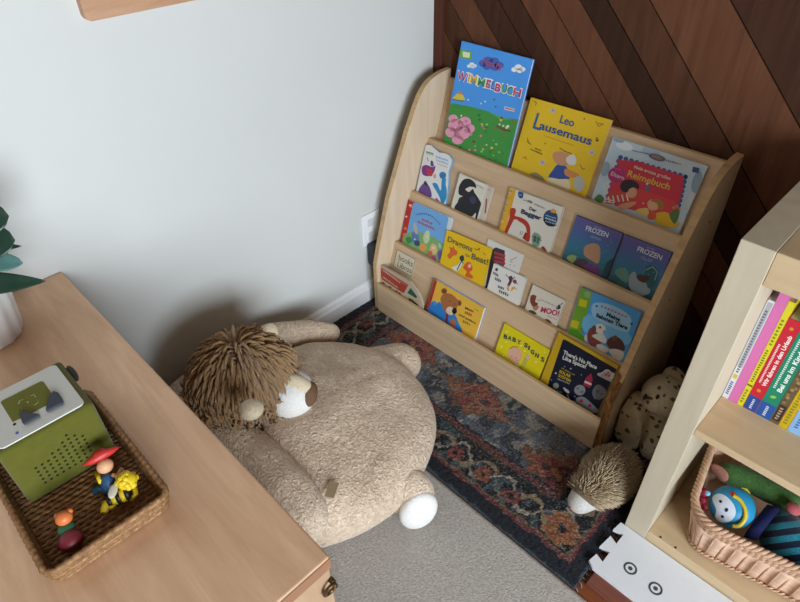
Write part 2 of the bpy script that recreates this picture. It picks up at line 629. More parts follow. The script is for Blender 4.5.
def vnoise(X, Y, s, seed):
    """smooth value noise"""
    r = np.random.RandomState(seed)
    N = 256
    tab = r.rand(N, N)
    x = np.asarray(X) * s + 1000; y = np.asarray(Y) * s + 1000
    xi = np.floor(x).astype(int); yi = np.floor(y).astype(int)
    fx = x - xi; fy = y - yi
    fx = fx * fx * (3 - 2 * fx); fy = fy * fy * (3 - 2 * fy)
    a = tab[xi % N, yi % N]; b_ = tab[(xi + 1) % N, yi % N]; c = tab[xi % N, (yi + 1) % N]; d = tab[(xi + 1) % N, (yi + 1) % N]
    return (a * (1 - fx) + b_ * fx) * (1 - fy) + (c * (1 - fx) + d * fx) * fy


M_CARPET = mat('beige loop carpet', (184, 177, 170), 0.95, 0.1, 0.20, 150, 1.0, 300, sheen=0.2)
# carpet lies in front of the rug; its long edge is cut straight
b = MB()
carp = [(0.012, -0.742), (1.21, -0.752), (1.21, -2.6), (0.965, -2.6), (0.965, -2.35), (0.012, -2.35)]
carp = [(0.012, -0.742), (1.30, -0.752), (1.30, -3.2), (0.012, -3.2)]
xs = np.linspace(0.012, 1.42, 150); 
cpt = grid_mesh('beige_carpet', 0.012, 2.3, -3.0, -0.744, 300, 300, lambda X, Y: 0.007 + 0.0012 * vnoise(X, Y, 160, 5), None, M_CARPET)
tag(cpt, 'plain beige short-pile carpet in front of the patterned rug', 'carpet')

RGX0, RGX1, RGY0, RGY1 = 0.012, 1.132, -0.738, -0.02
LC = {k: np.array(lin(v)[:3]) for k, v in dict(navy='23262e', black='1c1d22', slate='4e545e', steel='6a7078', rust='84503c', red='783c3c', orange='8c5a3c', cream='a89e90', tan='86745c', teal='44535a', brown='5c4034').items()}


def rug_cols(x, y):
    jx = (vnoise(x, y, 60, 1) - .5) * 0.012 + (vnoise(x, y, 140, 9) - .5) * 0.006
    jy = (vnoise(x, y, 60, 2) - .5) * 0.012 + (vnoise(x, y, 140, 10) - .5) * 0.006
    x = x + jx; y = y + jy
    v = y - RGY0                       # distance from the long front edge
    u = RGX1 - x                       # distance from the short end
    w = x - RGX0
    d = np.minimum(np.minimum(v, u), w)
    along = np.where(v <= np.minimum(u, w), x, y + 0.35)
    n = len(x)
    C = np.zeros((n, 3))

    def put(mask, col, m=1.0):
        mm = (mask.astype(float) * m)[:, None]
        C[:] = C * (1 - mm) + LC[col] * mm
    # field: mottled slate with rust medallions
    C[:] = LC['slate']
    f1 = vnoise(x, y, 22, 11)
    put(f1 > .60, 'steel', .6); put(f1 < .34, 'navy', .75)
    put((vnoise(x, y, 45, 13) > .72), 'cream', .45)
    for cx, cy, rx_, ry_ in ((0.93, -0.505, .115, .085), (0.60, -0.45, .13, .07), (0.30, -0.42, .12, .08), (0.12, -0.46, .09, .06), (0.78, -0.20, .14, .1), (0.45, -0.18, .13, .1)):
        q = np.abs(x - cx) / rx_ + np.abs(y - cy) / ry_
        q = q + 0.22 * np.sin((x - cx) * 130) * np.sin((y - cy) * 130)
        put(q < 1.05, 'rust'); put((q < 1.05) & (q > .86), 'brown', .8); put(q < .62, 'red'); put((q < .34), 'navy', .8); put(q < .16, 'orange')
        put((q < .8) & (vnoise(x, y, 70, 17) > .7), 'orange', .6)
    # vines in the field
    vv = np.abs(np.sin(x * 26 + 2 * np.sin(y * 19)) * np.cos(y * 24))
    put((vv < .06) & (d > .19), 'tan', .55)
    # border stripes
    put(d < 0.185, 'navy'); 
    put((d < .178) & (d > .168), 'red', .8); put((d < .166) & (d > .158), 'brown', .9)
    band = (d < .152) & (d > .052)
    put(band, 'black')
    bc_ = d - .102
    put(band & (np.abs(bc_ - 0.03 * np.sin(along * 42)) < .0085), 'tan', 1)
    put(band & (np.abs(bc_ + 0.034 * np.sin(along * 42 + .5)) < .006), 'cream', .75)
    put(band & (vnoise(x, y, 55, 21) > .68), 'teal', .8)
    for k in range(-2, 9):
        a0 = 0.100 + k * 0.098
        big = False
        r = np.hypot(along - a0, (bc_ + (0.0 if big else .012)) * 1.05)
        th = np.arctan2(bc_, along - a0)
        r0 = (.047 if big else .023) * (1 + .13 * np.cos(8 * th))
        put(band & (r < r0), 'rust' if k % 2 else 'red'); put(band & (r < r0 * .66) & (r > r0 * .5), 'tan' if big else 'rust', .7)
        put(band & (r < r0 * .36), 'black')
    put((d < .052) & (d > .040), 'red', .75); put((d < .058) & (d > .051), 'tan', .5)
    put((d < .040), 'navy'); put((d < .0045), 'teal', .8)
    # corner rosette
    r = np.hypot(u - .105, v - .105); th = np.arctan2(v - .105, u - .105)
    r0 = .045 * (1 + .12 * np.cos(9 * th))
    put(r < r0, 'orange'); put((r < r0 * .72) & (r > r0 * .55), 'rust', .8); put(r < r0 * .3, 'black')
    # heathered pile
    s = 0.50 + 0.9 * nrs.rand(n)
    put((nrs.rand(n) > .88) & (d > .04), 'cream', .38)
    put(nrs.rand(n) > .82, 'black', .55)
    return np.clip(C * s[:, None], 0, 1)


m = bpy.data.materials.new('oriental rug pile'); m.use_nodes = True
nt = m.node_tree
ca = nt.nodes.new('ShaderNodeVertexColor'); ca.layer_name = 'pile'
bs = nt.nodes['Principled BSDF']; bs.inputs['Roughness'].default_value = 0.95; bs.inputs['Specular IOR Level'].default_value = 0.1; bs.inputs['Sheen Weight'].default_value = 0.15
nt.links.new(ca.outputs['Color'], bs.inputs['Base Color'])
tc = nt.nodes.new('ShaderNodeTexCoord'); nz = nt.nodes.new('ShaderNodeTexNoise'); nz.inputs['Scale'].default_value = 320; bp = nt.nodes.new('ShaderNodeBump'); bp.inputs['Strength'].default_value = 0.8; bp.inputs['Distance'].default_value = .004
nt.links.new(tc.outputs['Object'], nz.inputs['Vector']); nt.links.new(nz.outputs['Fac'], bp.inputs['Height']); nt.links.new(bp.outputs['Normal'], bs.inputs['Normal'])
rug = grid_mesh('oriental_rug', RGX0, RGX1, RGY0, RGY1, 480, 310, lambda X, Y: 0.0075 + 0.003 * vnoise(X, Y, 170, 6) * np.minimum(1, (Y - RGY0) / .01), rug_cols, m)
tag(rug, 'navy and rust oriental rug with floral border under the book rack', 'rug')
b = MB()
for i in range(46):
    x = 0.0; y = RGY0 + 0.006 + i * (RGY1 - RGY0 - .012) / 45
    b.tube([(RGX1 - .002, y, .005), (RGX1 + .006, y + rnd.uniform(-.004, .004), .003), (RGX1 + .012, y + rnd.uniform(-.007, .007), .0018)], [.0022, .002, .001], 5)
fg = b.build('fringe', mat('grey fringe', (118, 122, 126), 0.9, var=.2, vscale=80), rug)
fg['label'] = 'grey fringed short end'

# ------------------------------------------------------------------ white jigsaw foam strip
def jig():
    x0 = 1.148
    tooth = 0.024
    pts = [(2.05, -0.5215), (x0, -0.5215)]
    # teeth on the left end, from back to front: dovetail tabs
    ys = -0.5215
    pts = [(x0 + .001, -0.5220), (1.127, -0.5225), (1.1235, -0.553), (x0, -0.548), (x0, -0.581), (1.1275, -0.5725), (1.123, -0.6155), (x0, -0.611), (x0, -0.6445), (1.1275, -0.637), (1.1235, -0.6635), (1.1395, -0.674), (2.05, -0.674), (2.05, -0.5220)]
    return pts


mt_ = empty('foam_play_mat', (1.6, -0.598, 0.0125))
tag(mt_, 'white foam play mat strip with jigsaw teeth and target rings lying before the bookcase', 'foam mat')
T = Matrix.Translation((-1.6, 0.598, -0.0125))
b = MB(); b.prism(jig(), 0.0125, 0.0215, M=T)
b.build('foam_sheet', mat('white foam', (226, 230, 236), 0.6, 0.3, 0.01, 60, 0.08, 500), mt_)
M_RING = mat('grey ring print', (70, 74, 80), 0.6)
zc = 0.0215
for px, py in ((630.3, 568.4), (655.5, 588.5)):
    c = at(px, py, z=zc)
    b = MB()
    o_, i_ = circ(c.x, c.y, .0155, n=32), circ(c.x, c.y, .0108, n=32)
    for k in range(32):
        j = (k + 1) % 32
        b.poly([T @ Vector((*o_[k], zc + .0003)), T @ Vector((*o_[j], zc + .0003)), T @ Vector((*i_[j], zc + .0003)), T @ Vector((*i_[k], zc + .0003))])
    b.poly([T @ Vector((*p, zc + .0003)) for p in circ(c.x, c.y, .0052, n=20)])
    b.build('target_ring', M_RING, mt_)
# reddish brick-coloured wooden threshold under the mat
b = MB(); b.box(1.146, 2.05, -0.71, -0.53, 0.0005, 0.0122, 0.002)
o = b.build('threshold_board', wood('red brown board', (104, 58, 48), (132, 80, 66), (1.2, 12, 12), 0.55, 0.3, 3))
tag(o, 'reddish brown flat board under the front of the white foam strip', 'board')
# ------------------------------------------------------------------ picture books
def flat(hexcol, rough=0.45):
    return mat('print ' + hexcol, hexcol, rough, 0.35)


_txt_cache = {}


def text_mesh(body, bold=0.0, shear=0.0):
    key = (body, bold, shear)
    if key in _txt_cache:
        return _txt_cache[key]
    cu = bpy.data.curves.new('txt', 'FONT')
    cu.body = body
    cu.offset = bold
    cu.shear = shear
    cu.resolution_u = 3
    o = bpy.data.objects.new('txt', cu)
    COL.objects.link(o)
    dg = bpy.context.evaluated_depsgraph_get()
    me = bpy.data.meshes.new_from_object(o.evaluated_get(dg))
    vs = [tuple(v.co[:2]) for v in me.vertices]
    fs = [tuple(p.vertices) for p in me.polygons]
    bpy.data.objects.remove(o)
    bpy.data.meshes.remove(me)
    bpy.data.curves.remove(cu)
    x0 = min(v[0] for v in vs); x1 = max(v[0] for v in vs)
    _txt_cache[key] = (vs, fs, x0, x1)
    return _txt_cache[key]


CAP = 0.70


class Art:
    """flat print on one face: shapes in photo pixels are carried on to the face plane"""

    def __init__(self, M, W, H, z, outline=None):
        self.M, self.W, self.H, self.z = M, W, H, z
        self.Mi = M.inverted()
        self.n = (M.to_3x3() @ Vector((0, 0, 1))).normalized()
        self.p0 = M @ Vector((0, 0, z))
        self.mb = MB()
        self.mats = []
        self.lay = 1
        self.lo = 0.0
        self.Z = lambda u, v: (u, v)

    def L(self, u, v):
        px, py = self.Z(u, v)
        p = self.Mi @ on_plane(px, py, self.p0, self.n)
        return (p.x, p.y)

    def use(self, col):
        m = flat(col)
        if m not in self.mats:
            self.mats.append(m)
        self.mb.mi = self.mats.index(m)

    def local(self, pts, col, lay=None):
        e = 0.0006
        for a, bb, c in ((-1, 0, -e - self.lo), (1, 0, self.W - e), (0, -1, -e), (0, 1, self.H - e)):
            pts = clip(pts, a, bb, c)
            if len(pts) < 3:
                return
        q = [pts[0]]
        for p in pts[1:]:
            if math.hypot(p[0] - q[-1][0], p[1] - q[-1][1]) > 1e-5:
                q.append(p)
        if len(q) < 3:
            return
        self.use(col)
        zz = self.z + (self.lay if lay is None else lay) * 0.00004
        f = self.mb.poly([(x, y, zz) for x, y in q])
        if lay is None:
            self.lay += 1

    def poly(self, pts, col, smooth=0, lay=None):
        P = [self.L(*p) for p in pts]
        if smooth:
            P = closed_spline(P, smooth)
        self.local(P, col, lay)

    def blob(self, u, v, ru, rv, col, rot=0, n=14, lay=None):
        self.poly(circ(u, v, ru, rv, n, math.radians(rot)), col, 0, lay)

    def dots(self, items, col):
        for u, v, r in items:
            self.blob(u, v, r, r * .9, col, 0, 8, self.lay)
        self.lay += 1

    def stroke(self, pts, wd, col, lay=None, closed=False):
        P = [Vector((*self.L(*p), 0)) for p in pts]
        k = abs(Vector((*self.L(pts[0][0] + 10, pts[0][1]), 0)).x - P[0].x) / 10 or 0.0005
        wd = wd * k / 2
        zz = self.z + (self.lay if lay is None else lay) * 0.00004
        if closed:
            P.append(P[0])
        self.use(col)
        for i in range(len(P) - 1):
            d = P[i + 1] - P[i]
            if d.length < 1e-6:
                continue
            d.normalize()
            nn = Vector((-d.y, d.x, 0)) * wd
            a, bb = P[i] - d * wd * .5, P[i + 1] + d * wd * .5
            q = [a - nn, bb - nn, bb + nn, a + nn]
            if all(0 <= p.x <= self.W and 0 <= p.y <= self.H for p in q):
                self.mb.poly([(p.x, p.y, zz) for p in q])
        if lay is None:
            self.lay += 1

    def lettering(self, x0, x1, n, v0, v1, h, col):
        """row of small marks for lettering too small to read"""
        r = random.Random(int(x0 * 7 + v0))
        u = 0.0
        for i in range(n):
            t0 = i / n; t1 = (i + .62) / n
            a = (x0 + (x1 - x0) * t0, v0 + (v1 - v0) * t0); c = (x0 + (x1 - x0) * t1, v0 + (v1 - v0) * t1)
            hh = h * r.uniform(.6, 1)
            self.poly([a, c, (c[0] + .25 * hh, c[1] - hh), (a[0] + .25 * hh, a[1] - hh)], col, 0, self.lay)
        self.lay += 1

    def text(self, body, a, c, h, col, bold=0.0, shear=0.0, lay=None):
        """text with its baseline from pixel a to pixel c, cap height h pixels"""
        A = Vector(self.L(*a)); B = Vector(self.L(*c))
        ex = B - A
        wd = ex.length
        ex.normalize()
        ey = Vector((-ex.y, ex.x))
        up = Vector(self.L(a[0], a[1] - h)) - A
        hh = abs(up.y)
        vs, fs, x0, x1 = text_mesh(body, bold, shear)
        sx = wd / (x1 - x0); sy = hh / CAP
        zz = self.z + (self.lay if lay is None else lay) * 0.00004
        self.use(col)
        bv = []
        for x, y in vs:
            p = A + ex * ((x - x0) * sx) + ey * (y * sy)
            bv.append(self.mb.bm.verts.new((p.x, p.y, zz)))
        for f in fs:
            try:
                nf = self.mb.bm.faces.new([bv[i] for i in f])
                nf.material_index = self.mb.mi
            except ValueError:
                pass
        if lay is None:
            self.lay += 1

    def done(self, name, parent):
        for f in self.mb.bm.faces:
            f.normal_update()
            if f.normal.z < 0:
                f.normal_flip()
        return self.mb.build(name, self.mats, parent, recalc=False)


def crop(x0, y0, s):
    return lambda u, v: (x0 + u / s, y0 + v / s)


class Book:
    def __init__(self, name, label, row, Z, TL, TR, t=0.010, off=0.0006, cover='e0e0e0', spine=None, pages='d8d2c4', back=None, hard=0.0016, group='picture books on the display rack', outline=None, round_=0.0, cat='book', k=None, yb=None, dx=0.0):
        y0, z0 = TOPS[row]
        if k is None:
            k = KS
        else:
            y0, z0 = (face_y(row, LEDGE[row]) if yb is None else yb), LEDGE[row]
        self.n = Vector((0, -1, k)).normalized()
        Zc = Z
        base = Vector((0, y0, z0)) + self.n * (off + t)
        P = on_plane(*Zc(*TL), base, self.n); Q = on_plane(*Zc(*TR), base, self.n)
        ex = Q - P
        self.W = ex.length
        ex.normalize()
        ey = self.n.cross(ex).normalized()
        if outline:
            pts = [on_plane(*Zc(*p), base, self.n) for p in outline]
            loc = [((p - P).dot(ex), (p - P).dot(ey)) for p in pts]
        zl = LEDGE[row] + 0.0012 + k * t * 0.97
        Hl = (P.z - zl) / ey.z
        Hr = (Q.z - zl) / ey.z
        self.H = min(Hl, Hr)
        O = P - ey * self.H - self.n * t + ex * dx
        M = Matrix((ex, ey, self.n)).transposed().to_4x4()
        M.translation = O
        self.M = M
        self.t = t
        self.e = empty(name, matrix=M)
        tag(self.e, label, cat, group)
        mc = flat(cover)
        W, H = self.W, self.H
        spine = spine or cover
        mpg = mat('paper edge ' + pages, pages, 0.8, 0.1)
        if outline:
            self.poly = [(max(x, (SX0 + .0015 - O.x - max(y + H, 0) * ey.x) / ex.x), max(y + H, 0.0)) for x, y in loc]
            b = MB(); b.prism(self.poly, t - 0.002, t)
            b.build('cover', mc, self.e)
            b = MB()
            cx = sum(p[0] for p in self.poly) / len(self.poly); cy = sum(p[1] for p in self.poly) / len(self.poly)
            b.prism([(cx + (x - cx) * .985, cy + (y - cy) * .985) for x, y in self.poly], 0.0, t - 0.002)
            b.build('page_block', mpg, self.e)
        else:
            h = hard
            b = MB()
            if round_ > 0:
                pr = [(0, 0), (W - round_, 0)] + [(W - round_ + round_ * math.cos(a), round_ + round_ * math.sin(a)) for a in [math.radians(v) for v in range(-80, 1, 20)]]
                pr += [(W - round_ + round_ * math.cos(a), H - round_ + round_ * math.sin(a)) for a in [math.radians(v) for v in range(0, 91, 15)]] + [(0, H)]
            else:
                pr = [(0, 0), (W, 0), (W, H), (0, H)]
            b.prism(pr, t - h, t)
            self.cover = b.build('cover', mc, self.e)
            b = MB(); b.prism(pr, 0, h)
            b.build('back_cover', flat(back or cover), self.e)
            b = MB(); b.box(0.0, h, 0, H, h + .0001, t - h - .0001)
            b.build('spine', flat(spine), self.e)
            b = MB()
            ins = 0.0015
            b.box(h + .0002, W - ins - round_ * .2, ins, H - ins - round_ * .12, h + .0001, t - h - .0001)
            b.build('page_block', mpg, self.e)
        self.art = Art(M, W, H, t)
        self.art.Z = Z
        self.title = Art(M, W, H, t)
        self.title.Z = Z
        self.title.lay = 24

    def done(self):
        if len(self.art.mb.bm.faces):
            self.art.done('cover_picture', self.e)
        if len(self.title.mb.bm.faces):
            self.title.done('title', self.e)


# ---- top tier -------------------------------------------------------------
B = Book('picture_book', 'tall blue and green book with colourful block title, leftmost on the top tier', 0, crop(430, 30, 4.3), (137, 47), (443, 127), 0.009, .0008, '4a9aec', '3a7ccc', 'e4e8ea', k=.232)
a, t = B.art, B.title
a.poly([(60, 316), (100, 316), (170, 328), (250, 350), (310, 378), (400, 386), (340, 600), (20, 520)], '3f9440')
a.poly([(250, 350), (310, 376), (345, 384), (360, 388), (300, 384)], '58a84e')
for u, v, s in ((180, 152, 1.0), (380, 166, 1.45)):
    L0 = a.lay
    for du, dv, r in ((-12, 3, 9), (0, -4, 11), (12, 2, 9), (4, 6, 9)):
        a.blob(u + du * s, v + dv * s, r * s, r * s * .8, 'eef2f4', 0, 12, L0)
    a.lay += 1
a.poly([(128, 82), (180, 92), (178, 128), (130, 120)], '6fae3c'); a.poly([(140, 92), (172, 97), (170, 120), (142, 116)], 'dfe8c8')
L0 = a.lay
for du, dv, r in ((-34, -4, 20), (-14, -16, 22), (12, -12, 22), (34, 4, 20), (16, 12, 20), (-18, 8, 20)):
    a.blob(264 + du, 148 + dv, r, r * .8, '4a62b4', 0, 14, L0)
a.lay += 1
a.poly([(98, 296), (110, 280), (128, 268), (140, 278), (150, 300), (120, 304)], 'd8c850', 3); a.blob(130, 272, 9, 6, 'e8843c'); a.poly([(96, 296), (148, 304), (146, 308), (98, 300)], '3f6a34')
a.poly([(322, 328), (366, 340), (364, 352), (320, 342)], 'd8dce4'); a.poly([(324, 332), (366, 344), (366, 348), (324, 338)], 'c03c4c')
rr = random.Random(5)
for col in ('d8c04c', 'e8e4d8', 'b8502c', '6a4a2c', '2f6a38', 'd87a9c', '8cc870'):
    it = []
    for k in range(9):
        u = rr.uniform(95, 370); v = rr.uniform(355, 560)
        if v < 330 + (u - 90) * .2 or v > 480 + (u - 60) * .4 or u > 385 - (v - 380) * .36:
            continue
        it.append((u, v, rr.uniform(3, 7)))
    a.dots(it, col)
a.dots([(165, 300, 4), (238, 308, 4), (220, 316, 4)], 'e0e4e8'); a.dots([(276, 300, 5), (282, 330, 4)], '4a8a4c')
a.poly([(288, 408), (320, 424), (348, 432), (346, 440), (318, 434), (286, 416)], '6a5438'); a.dots([(300, 406, 5), (316, 412, 5), (330, 420, 6)], 'e0d8c4')
L0 = a.lay
for du, dv, r in ((112, 410, 34), (150, 396, 28), (92, 440, 26), (140, 440, 36), (100, 380, 20), (170, 424, 24), (120, 470, 26)):
    a.blob(du, dv, r, r * .85, 'e4a0bc', 0, 14, L0)
a.lay += 1
a.dots([(100, 392, 8), (132, 410, 9), (156, 392, 7), (120, 446, 9), (158, 436, 8), (92, 430, 7), (140, 472, 7)], 'd07a9c')
a.dots([(112, 380, 3), (140, 388, 3), (110, 420, 3), (146, 424, 3), (132, 456, 3)], 'f2dc8c')
t.text('Peppa Pig', (226, 142), (308, 172), 24, 'b85a8c', .012)
letters = [('W', 'c8305c', 116, 211, 156, 222), ('I', 'e0903c', 162, 222, 168, 224), ('M', 'd8b84c', 172, 226, 200, 233), ('M', '3f9a50', 204, 238, 234, 246), ('E', 'c83a4c', 240, 246, 258, 251), ('L', '2450a8', 262, 252, 277, 257),
           ('B', 'c8305c', 278, 262, 302, 268), ('U', '3f9a50', 306, 266, 328, 272), ('C', '2f8a5c', 330, 274, 352, 280), ('H', 'c8304c', 356, 280, 388, 290)]
for ch, col, u0, v0, u1, v1 in letters:
    t.text(ch, (u0 - 2, v0 + 2), (u1 + 3, v1 + 2), 42, 'f4f0ea', .04, 0, 25)
    t.text(ch, (u0, v0), (u1, v1), 36, col, .02, 0, 27)
B.done()

B = Book('picture_book', 'yellow book with blue handwritten title in the middle of the top tier', 0, crop(505, 90, 5.475), (142, 40), (584, 166), 0.010, .0005, 'e2bc1c', 'd8a818', 'e2d8b8')
a, t = B.art, B.title
for u, v, s in ((262, 112, 1), (205, 396, 1), (476, 342, 1.1), (405, 520, 1.6)):
    L0 = a.lay
    for k in range(6):
        a.blob(u + 9 * s * math.cos(k * 1.05), v + 9 * s * math.sin(k * 1.05), 7 * s, 7 * s, 'c8c0b4', 0, 8, L0)
    a.lay += 1
    a.blob(u, v, 5 * s, 5 * s, '9a8c98')
for pts in ([(160, 62), (172, 70), (168, 84)], [(498, 170), (512, 200), (540, 186), (510, 182)], [(122, 262), (130, 290), (142, 298), (120, 280)], [(412, 410), (424, 434), (438, 430)], [(98, 372), (112, 366), (118, 380)], [(216, 296), (226, 290)]):
    a.stroke(pts, 4, '8a6a20')
a.dots([(435, 158, 5), (505, 275, 9), (504, 262, 5)], '6a5a2c')
a.lettering(214, 378, 18, 252, 308, 7, 'c8841c')
a.stroke([(300, 318), (330, 336), (366, 350)], 5, '8a6420')
# plain blue, white and tan cushions heaped at the foot of the cover
a.poly([(262, 440), (290, 408), (330, 416), (348, 446), (352, 486), (300, 488), (240, 480)], '33509c', 4)
a.poly([(240, 480), (300, 488), (352, 492), (345, 556), (236, 510)], 'e0cfa4', 3)
a.poly([(330, 430), (400, 460), (392, 480), (334, 470)], 'cf8a54', 3)
a.poly([(262, 350), (300, 336), (352, 356), (360, 400), (310, 414), (272, 392)], 'c8946a', 4)
a.poly([(336, 372), (372, 352), (392, 376), (382, 412), (344, 404)], 'd8d6d2', 4)
a.poly([(380, 488), (406, 470), (432, 492), (434, 530), (408, 558), (380, 534)], 'b8b8b4', 4)
a.poly([(138, 458), (170, 452), (206, 476), (214, 496), (150, 470)], '8a8468', 3)
a.lettering(140, 206, 9, 328, 356, 9, '4a3a14'); a.lettering(164, 200, 5, 322, 336, 7, '4a3a14')
t.text('Leo', (298, 178), (374, 202), 46, '2c5c86', .02)
t.text('L', (152, 208), (192, 222), 92, '2c5c9c', .01)
t.text('ausemaus', (186, 212), (470, 302), 46, '24508c', .022)
B.done()

B = Book('picture_book', 'wide pale blue book with red panel and two children, rightmost on the top tier', 0, crop(590, 125, 5.238), (122, 62), (618, 216), 0.008, .0005, 'bccfda', '8496a2', 'b8a890')
a, t = B.art, B.title
for u, v, ru, rv, c_ in ((180, 110, 46, 22, 'dce6ea'), (320, 140, 50, 22, 'a4bccc'), (480, 190, 60, 28, 'c4d0d6'), (560, 300, 26, 60, '8ba5b6'), (90, 330, 26, 40, 'cad6da'), (80, 230, 24, 40, '8fa9b9'), (530, 400, 22, 50, 'c8d4d8'), (150, 80, 30, 12, '8fa9b9'), (520, 480, 20, 30, '8da6b5')):
    a.blob(u, v, ru, rv, c_, 15)
SC = [(152, 176), (490, 266), (455, 470), (300, 470), (86, 400)]
L0 = a.lay
edge = [(160, 170, 500, 272, 13), (500, 272, 466, 420, 7), (150, 190, 96, 372, 7)]
for u0, v0, u1, v1, n in edge:
    for k in range(n):
        a.blob(u0 + (u1 - u0) * k / (n - 1), v0 + (v1 - v0) * k / (n - 1), 13, 13, '405890', 0, 10, L0)
a.lay += 1
a.poly([(150, 182), (250, 190), (490, 268), (486, 340), (440, 500), (80, 410), (120, 270)], 'cc3248', 0)
a.poly([(200, 330), (440, 400), (430, 470), (180, 430)], 'd63e44', 3)
a.blob(140, 262, 46, 42, 'b42c76')
for k in range(3):
    a.stroke([(118, 222 + k * 0), (164, 236)], 3, 'd06a9c')
    break
# child with dark hair in a striped jumper
a.poly([(100, 362), (140, 346), (220, 380), (210, 430), (160, 420), (84, 410)], 'c8483c', 3)
for k in range(5):
    a.stroke([(96 + k * 24, 376 - k * 3), (104 + k * 24, 404 - k * 2)], 8, 'e4d8cc')
for k in range(3):
    a.stroke([(80, 386 + k * 14), (128, 398 + k * 10)], 5, 'e4d8cc')
a.poly([(190, 340), (226, 326), (248, 352), (232, 380), (200, 376)], 'd8a080', 3)
a.poly([(158, 320), (176, 292), (216, 286), (252, 306), (256, 334), (232, 326), (206, 336), (196, 352), (170, 346)], '2e2226', 4)
a.poly([(150, 420), (230, 400), (238, 416), (170, 446)], 'd89a78', 3)
# fair child in yellow
a.poly([(300, 410), (324, 388), (360, 404), (356, 440), (316, 446)], 'dca884', 3)
a.poly([(318, 396), (350, 386), (388, 408), (384, 444), (360, 436), (350, 410)], 'a8743c', 4)
a.poly([(340, 466), (400, 456), (440, 490), (470, 520), (420, 540), (346, 512)], 'e0b428', 4)
a.poly([(300, 458), (340, 450), (346, 490), (310, 494)], 'd85a34', 3)
a.poly([(240, 446), (300, 434), (306, 470), (270, 478)], 'e2c070', 3)
a.poly([(416, 470), (450, 440), (470, 452), (446, 520)], '5a7a44', 3); a.dots([(440, 432, 9), (456, 424, 8), (468, 436, 7)], 'c88a6c')
a.poly([(24, 390), (50, 362), (74, 384), (60, 408)], '4f7a3c', 3)
a.blob(302, 330, 12, 20, '74688a'); a.dots([(300, 308, 7), (280, 410, 5)], 'd8c8a8')
a.blob(352, 170, 46, 17, '6a6472', 16); a.blob(352, 168, 30, 10, '8a7a6c', 16)
a.lettering(222, 310, 9, 136, 156, 7, '5a6474'); a.lettering(398, 480, 8, 188, 210, 7, '5a6474')
a.poly([(540, 218), (574, 226), (568, 252), (536, 246)], '39507c')
t.text('Mein erstes großes', (230, 226), (420, 288), 18, 'e8dccc', .015)
t.text('Reimebuch', (194, 268), (414, 340), 36, 'e2b848', .02)
t.text('Eltern', (108, 262), (176, 288), 22, 'ead8e0', .01)
t.text('LV', (545, 243), (564, 247), 12, 'c0c8d0', .02)
B.done()

# ---- second tier ----------------------------------------------------------
B = Book('board_book', 'white die-cut board book with wavy right edge, leftmost on the second tier', 1, crop(410, 135, 6.689), (105, 64), (275, 130), 0.012, .0005, 'dfe2e4', pages='86a8cc',
         outline=[(105, 64), (140, 68), (165, 92), (192, 116), (235, 122), (262, 136), (276, 162), (274, 192), (256, 240), (254, 300), (250, 360), (240, 420), (230, 520), (26, 440)])
a, t = B.art, B.title
a.W = 0.3; t.W = 0.3
for pts, c_ in (([(80, 215), (110, 200), (150, 215), (170, 205), (160, 250), (130, 275), (85, 265)], '7a3a86'), ([(112, 222), (150, 238), (148, 274), (118, 268)], 'b83a4c'),
                ([(140, 172), (154, 178), (158, 210), (138, 204)], '5a4a7c'), ([(166, 320), (184, 330), (206, 372), (214, 290), (240, 290), (238, 330), (246, 370), (240, 430), (215, 460), (190, 400), (150, 330)], '2f8ec4'),
                ([(60, 362), (96, 320), (130, 345), (146, 408), (120, 414), (64, 388)], '6a4c8c'), ([(100, 306), (108, 312), (124, 342), (92, 326)], '3a3a44'), ([(160, 260), (176, 266), (172, 290), (156, 286)], 'd8a48c'),
                ([(176, 418), (196, 440), (190, 454), (170, 436)], 'b46aa0'), ([(196, 262), (216, 246), (240, 258), (236, 286), (206, 290)], '2c7cb4')):
    a.poly(pts, c_, 3)
a.poly([(108, 108), (158, 122), (156, 138), (108, 126)], '5a8a4c'); a.lettering(110, 154, 4, 124, 136, 9, 'e4ecd8')
a.stroke([(116, 150), (122, 176)], 6, '8a9cc0'); 
for k in range(3):
    t.lettering(172 + k * 4, 258, 8, 150 + k * 22, 178 + k * 22, 14 - 3 * k, '7fb0dc' if k < 2 else 'd8b48c')
B.done()

B = Book('board_book', 'small cream board book with black ape on its cover on the second tier', 1, crop(410, 135, 6.689), (333, 256), (514, 334), 0.010, .0042, 'd9d5c8', pages='c4beb0')
a, t = B.art, B.title
a.poly([(340, 320), (362, 296), (400, 294), (436, 322), (442, 356), (424, 348), (428, 378), (456, 420), (480, 468), (484, 520), (470, 572), (438, 560), (440, 520), (400, 548), (304, 500), (306, 466), (340, 430), (352, 410), (326, 396), (326, 352)], '22242b', 3)
a.poly([(370, 362), (400, 346), (430, 352), (412, 366), (394, 382), (376, 370)], 'd9d5c8', 2)
a.poly([(400, 420), (430, 410), (444, 440), (426, 462), (404, 450)], '383c58', 3)
a.poly([(330, 420), (352, 412), (346, 430), (318, 452)], '2f333f', 2)
a.poly([(424, 544), (436, 524), (436, 562)], 'd9d5c8')
t.lettering(446, 494, 6, 336, 364, 8, '9a8a5c')
B.done()
# the inner leaf of the ape book stands open a little to the right
b = MB(); b.box(0.012, B.W + 0.021, 0.004, B.H - 0.003, -0.0036, -0.0004, 0.0004, seg=1)
lf = b.build('inside_leaf', flat('d2c8bc'), B.e)
la = Art(B.M, B.W + .021, B.H, -0.0004); la.Z = crop(410, 135, 6.689)
la.lettering(518, 540, 3, 366, 374, 8, '8a8090'); la.stroke([(512, 430), (504, 520)], 10, '8a4a44')
la.done('leaf_print', lf)

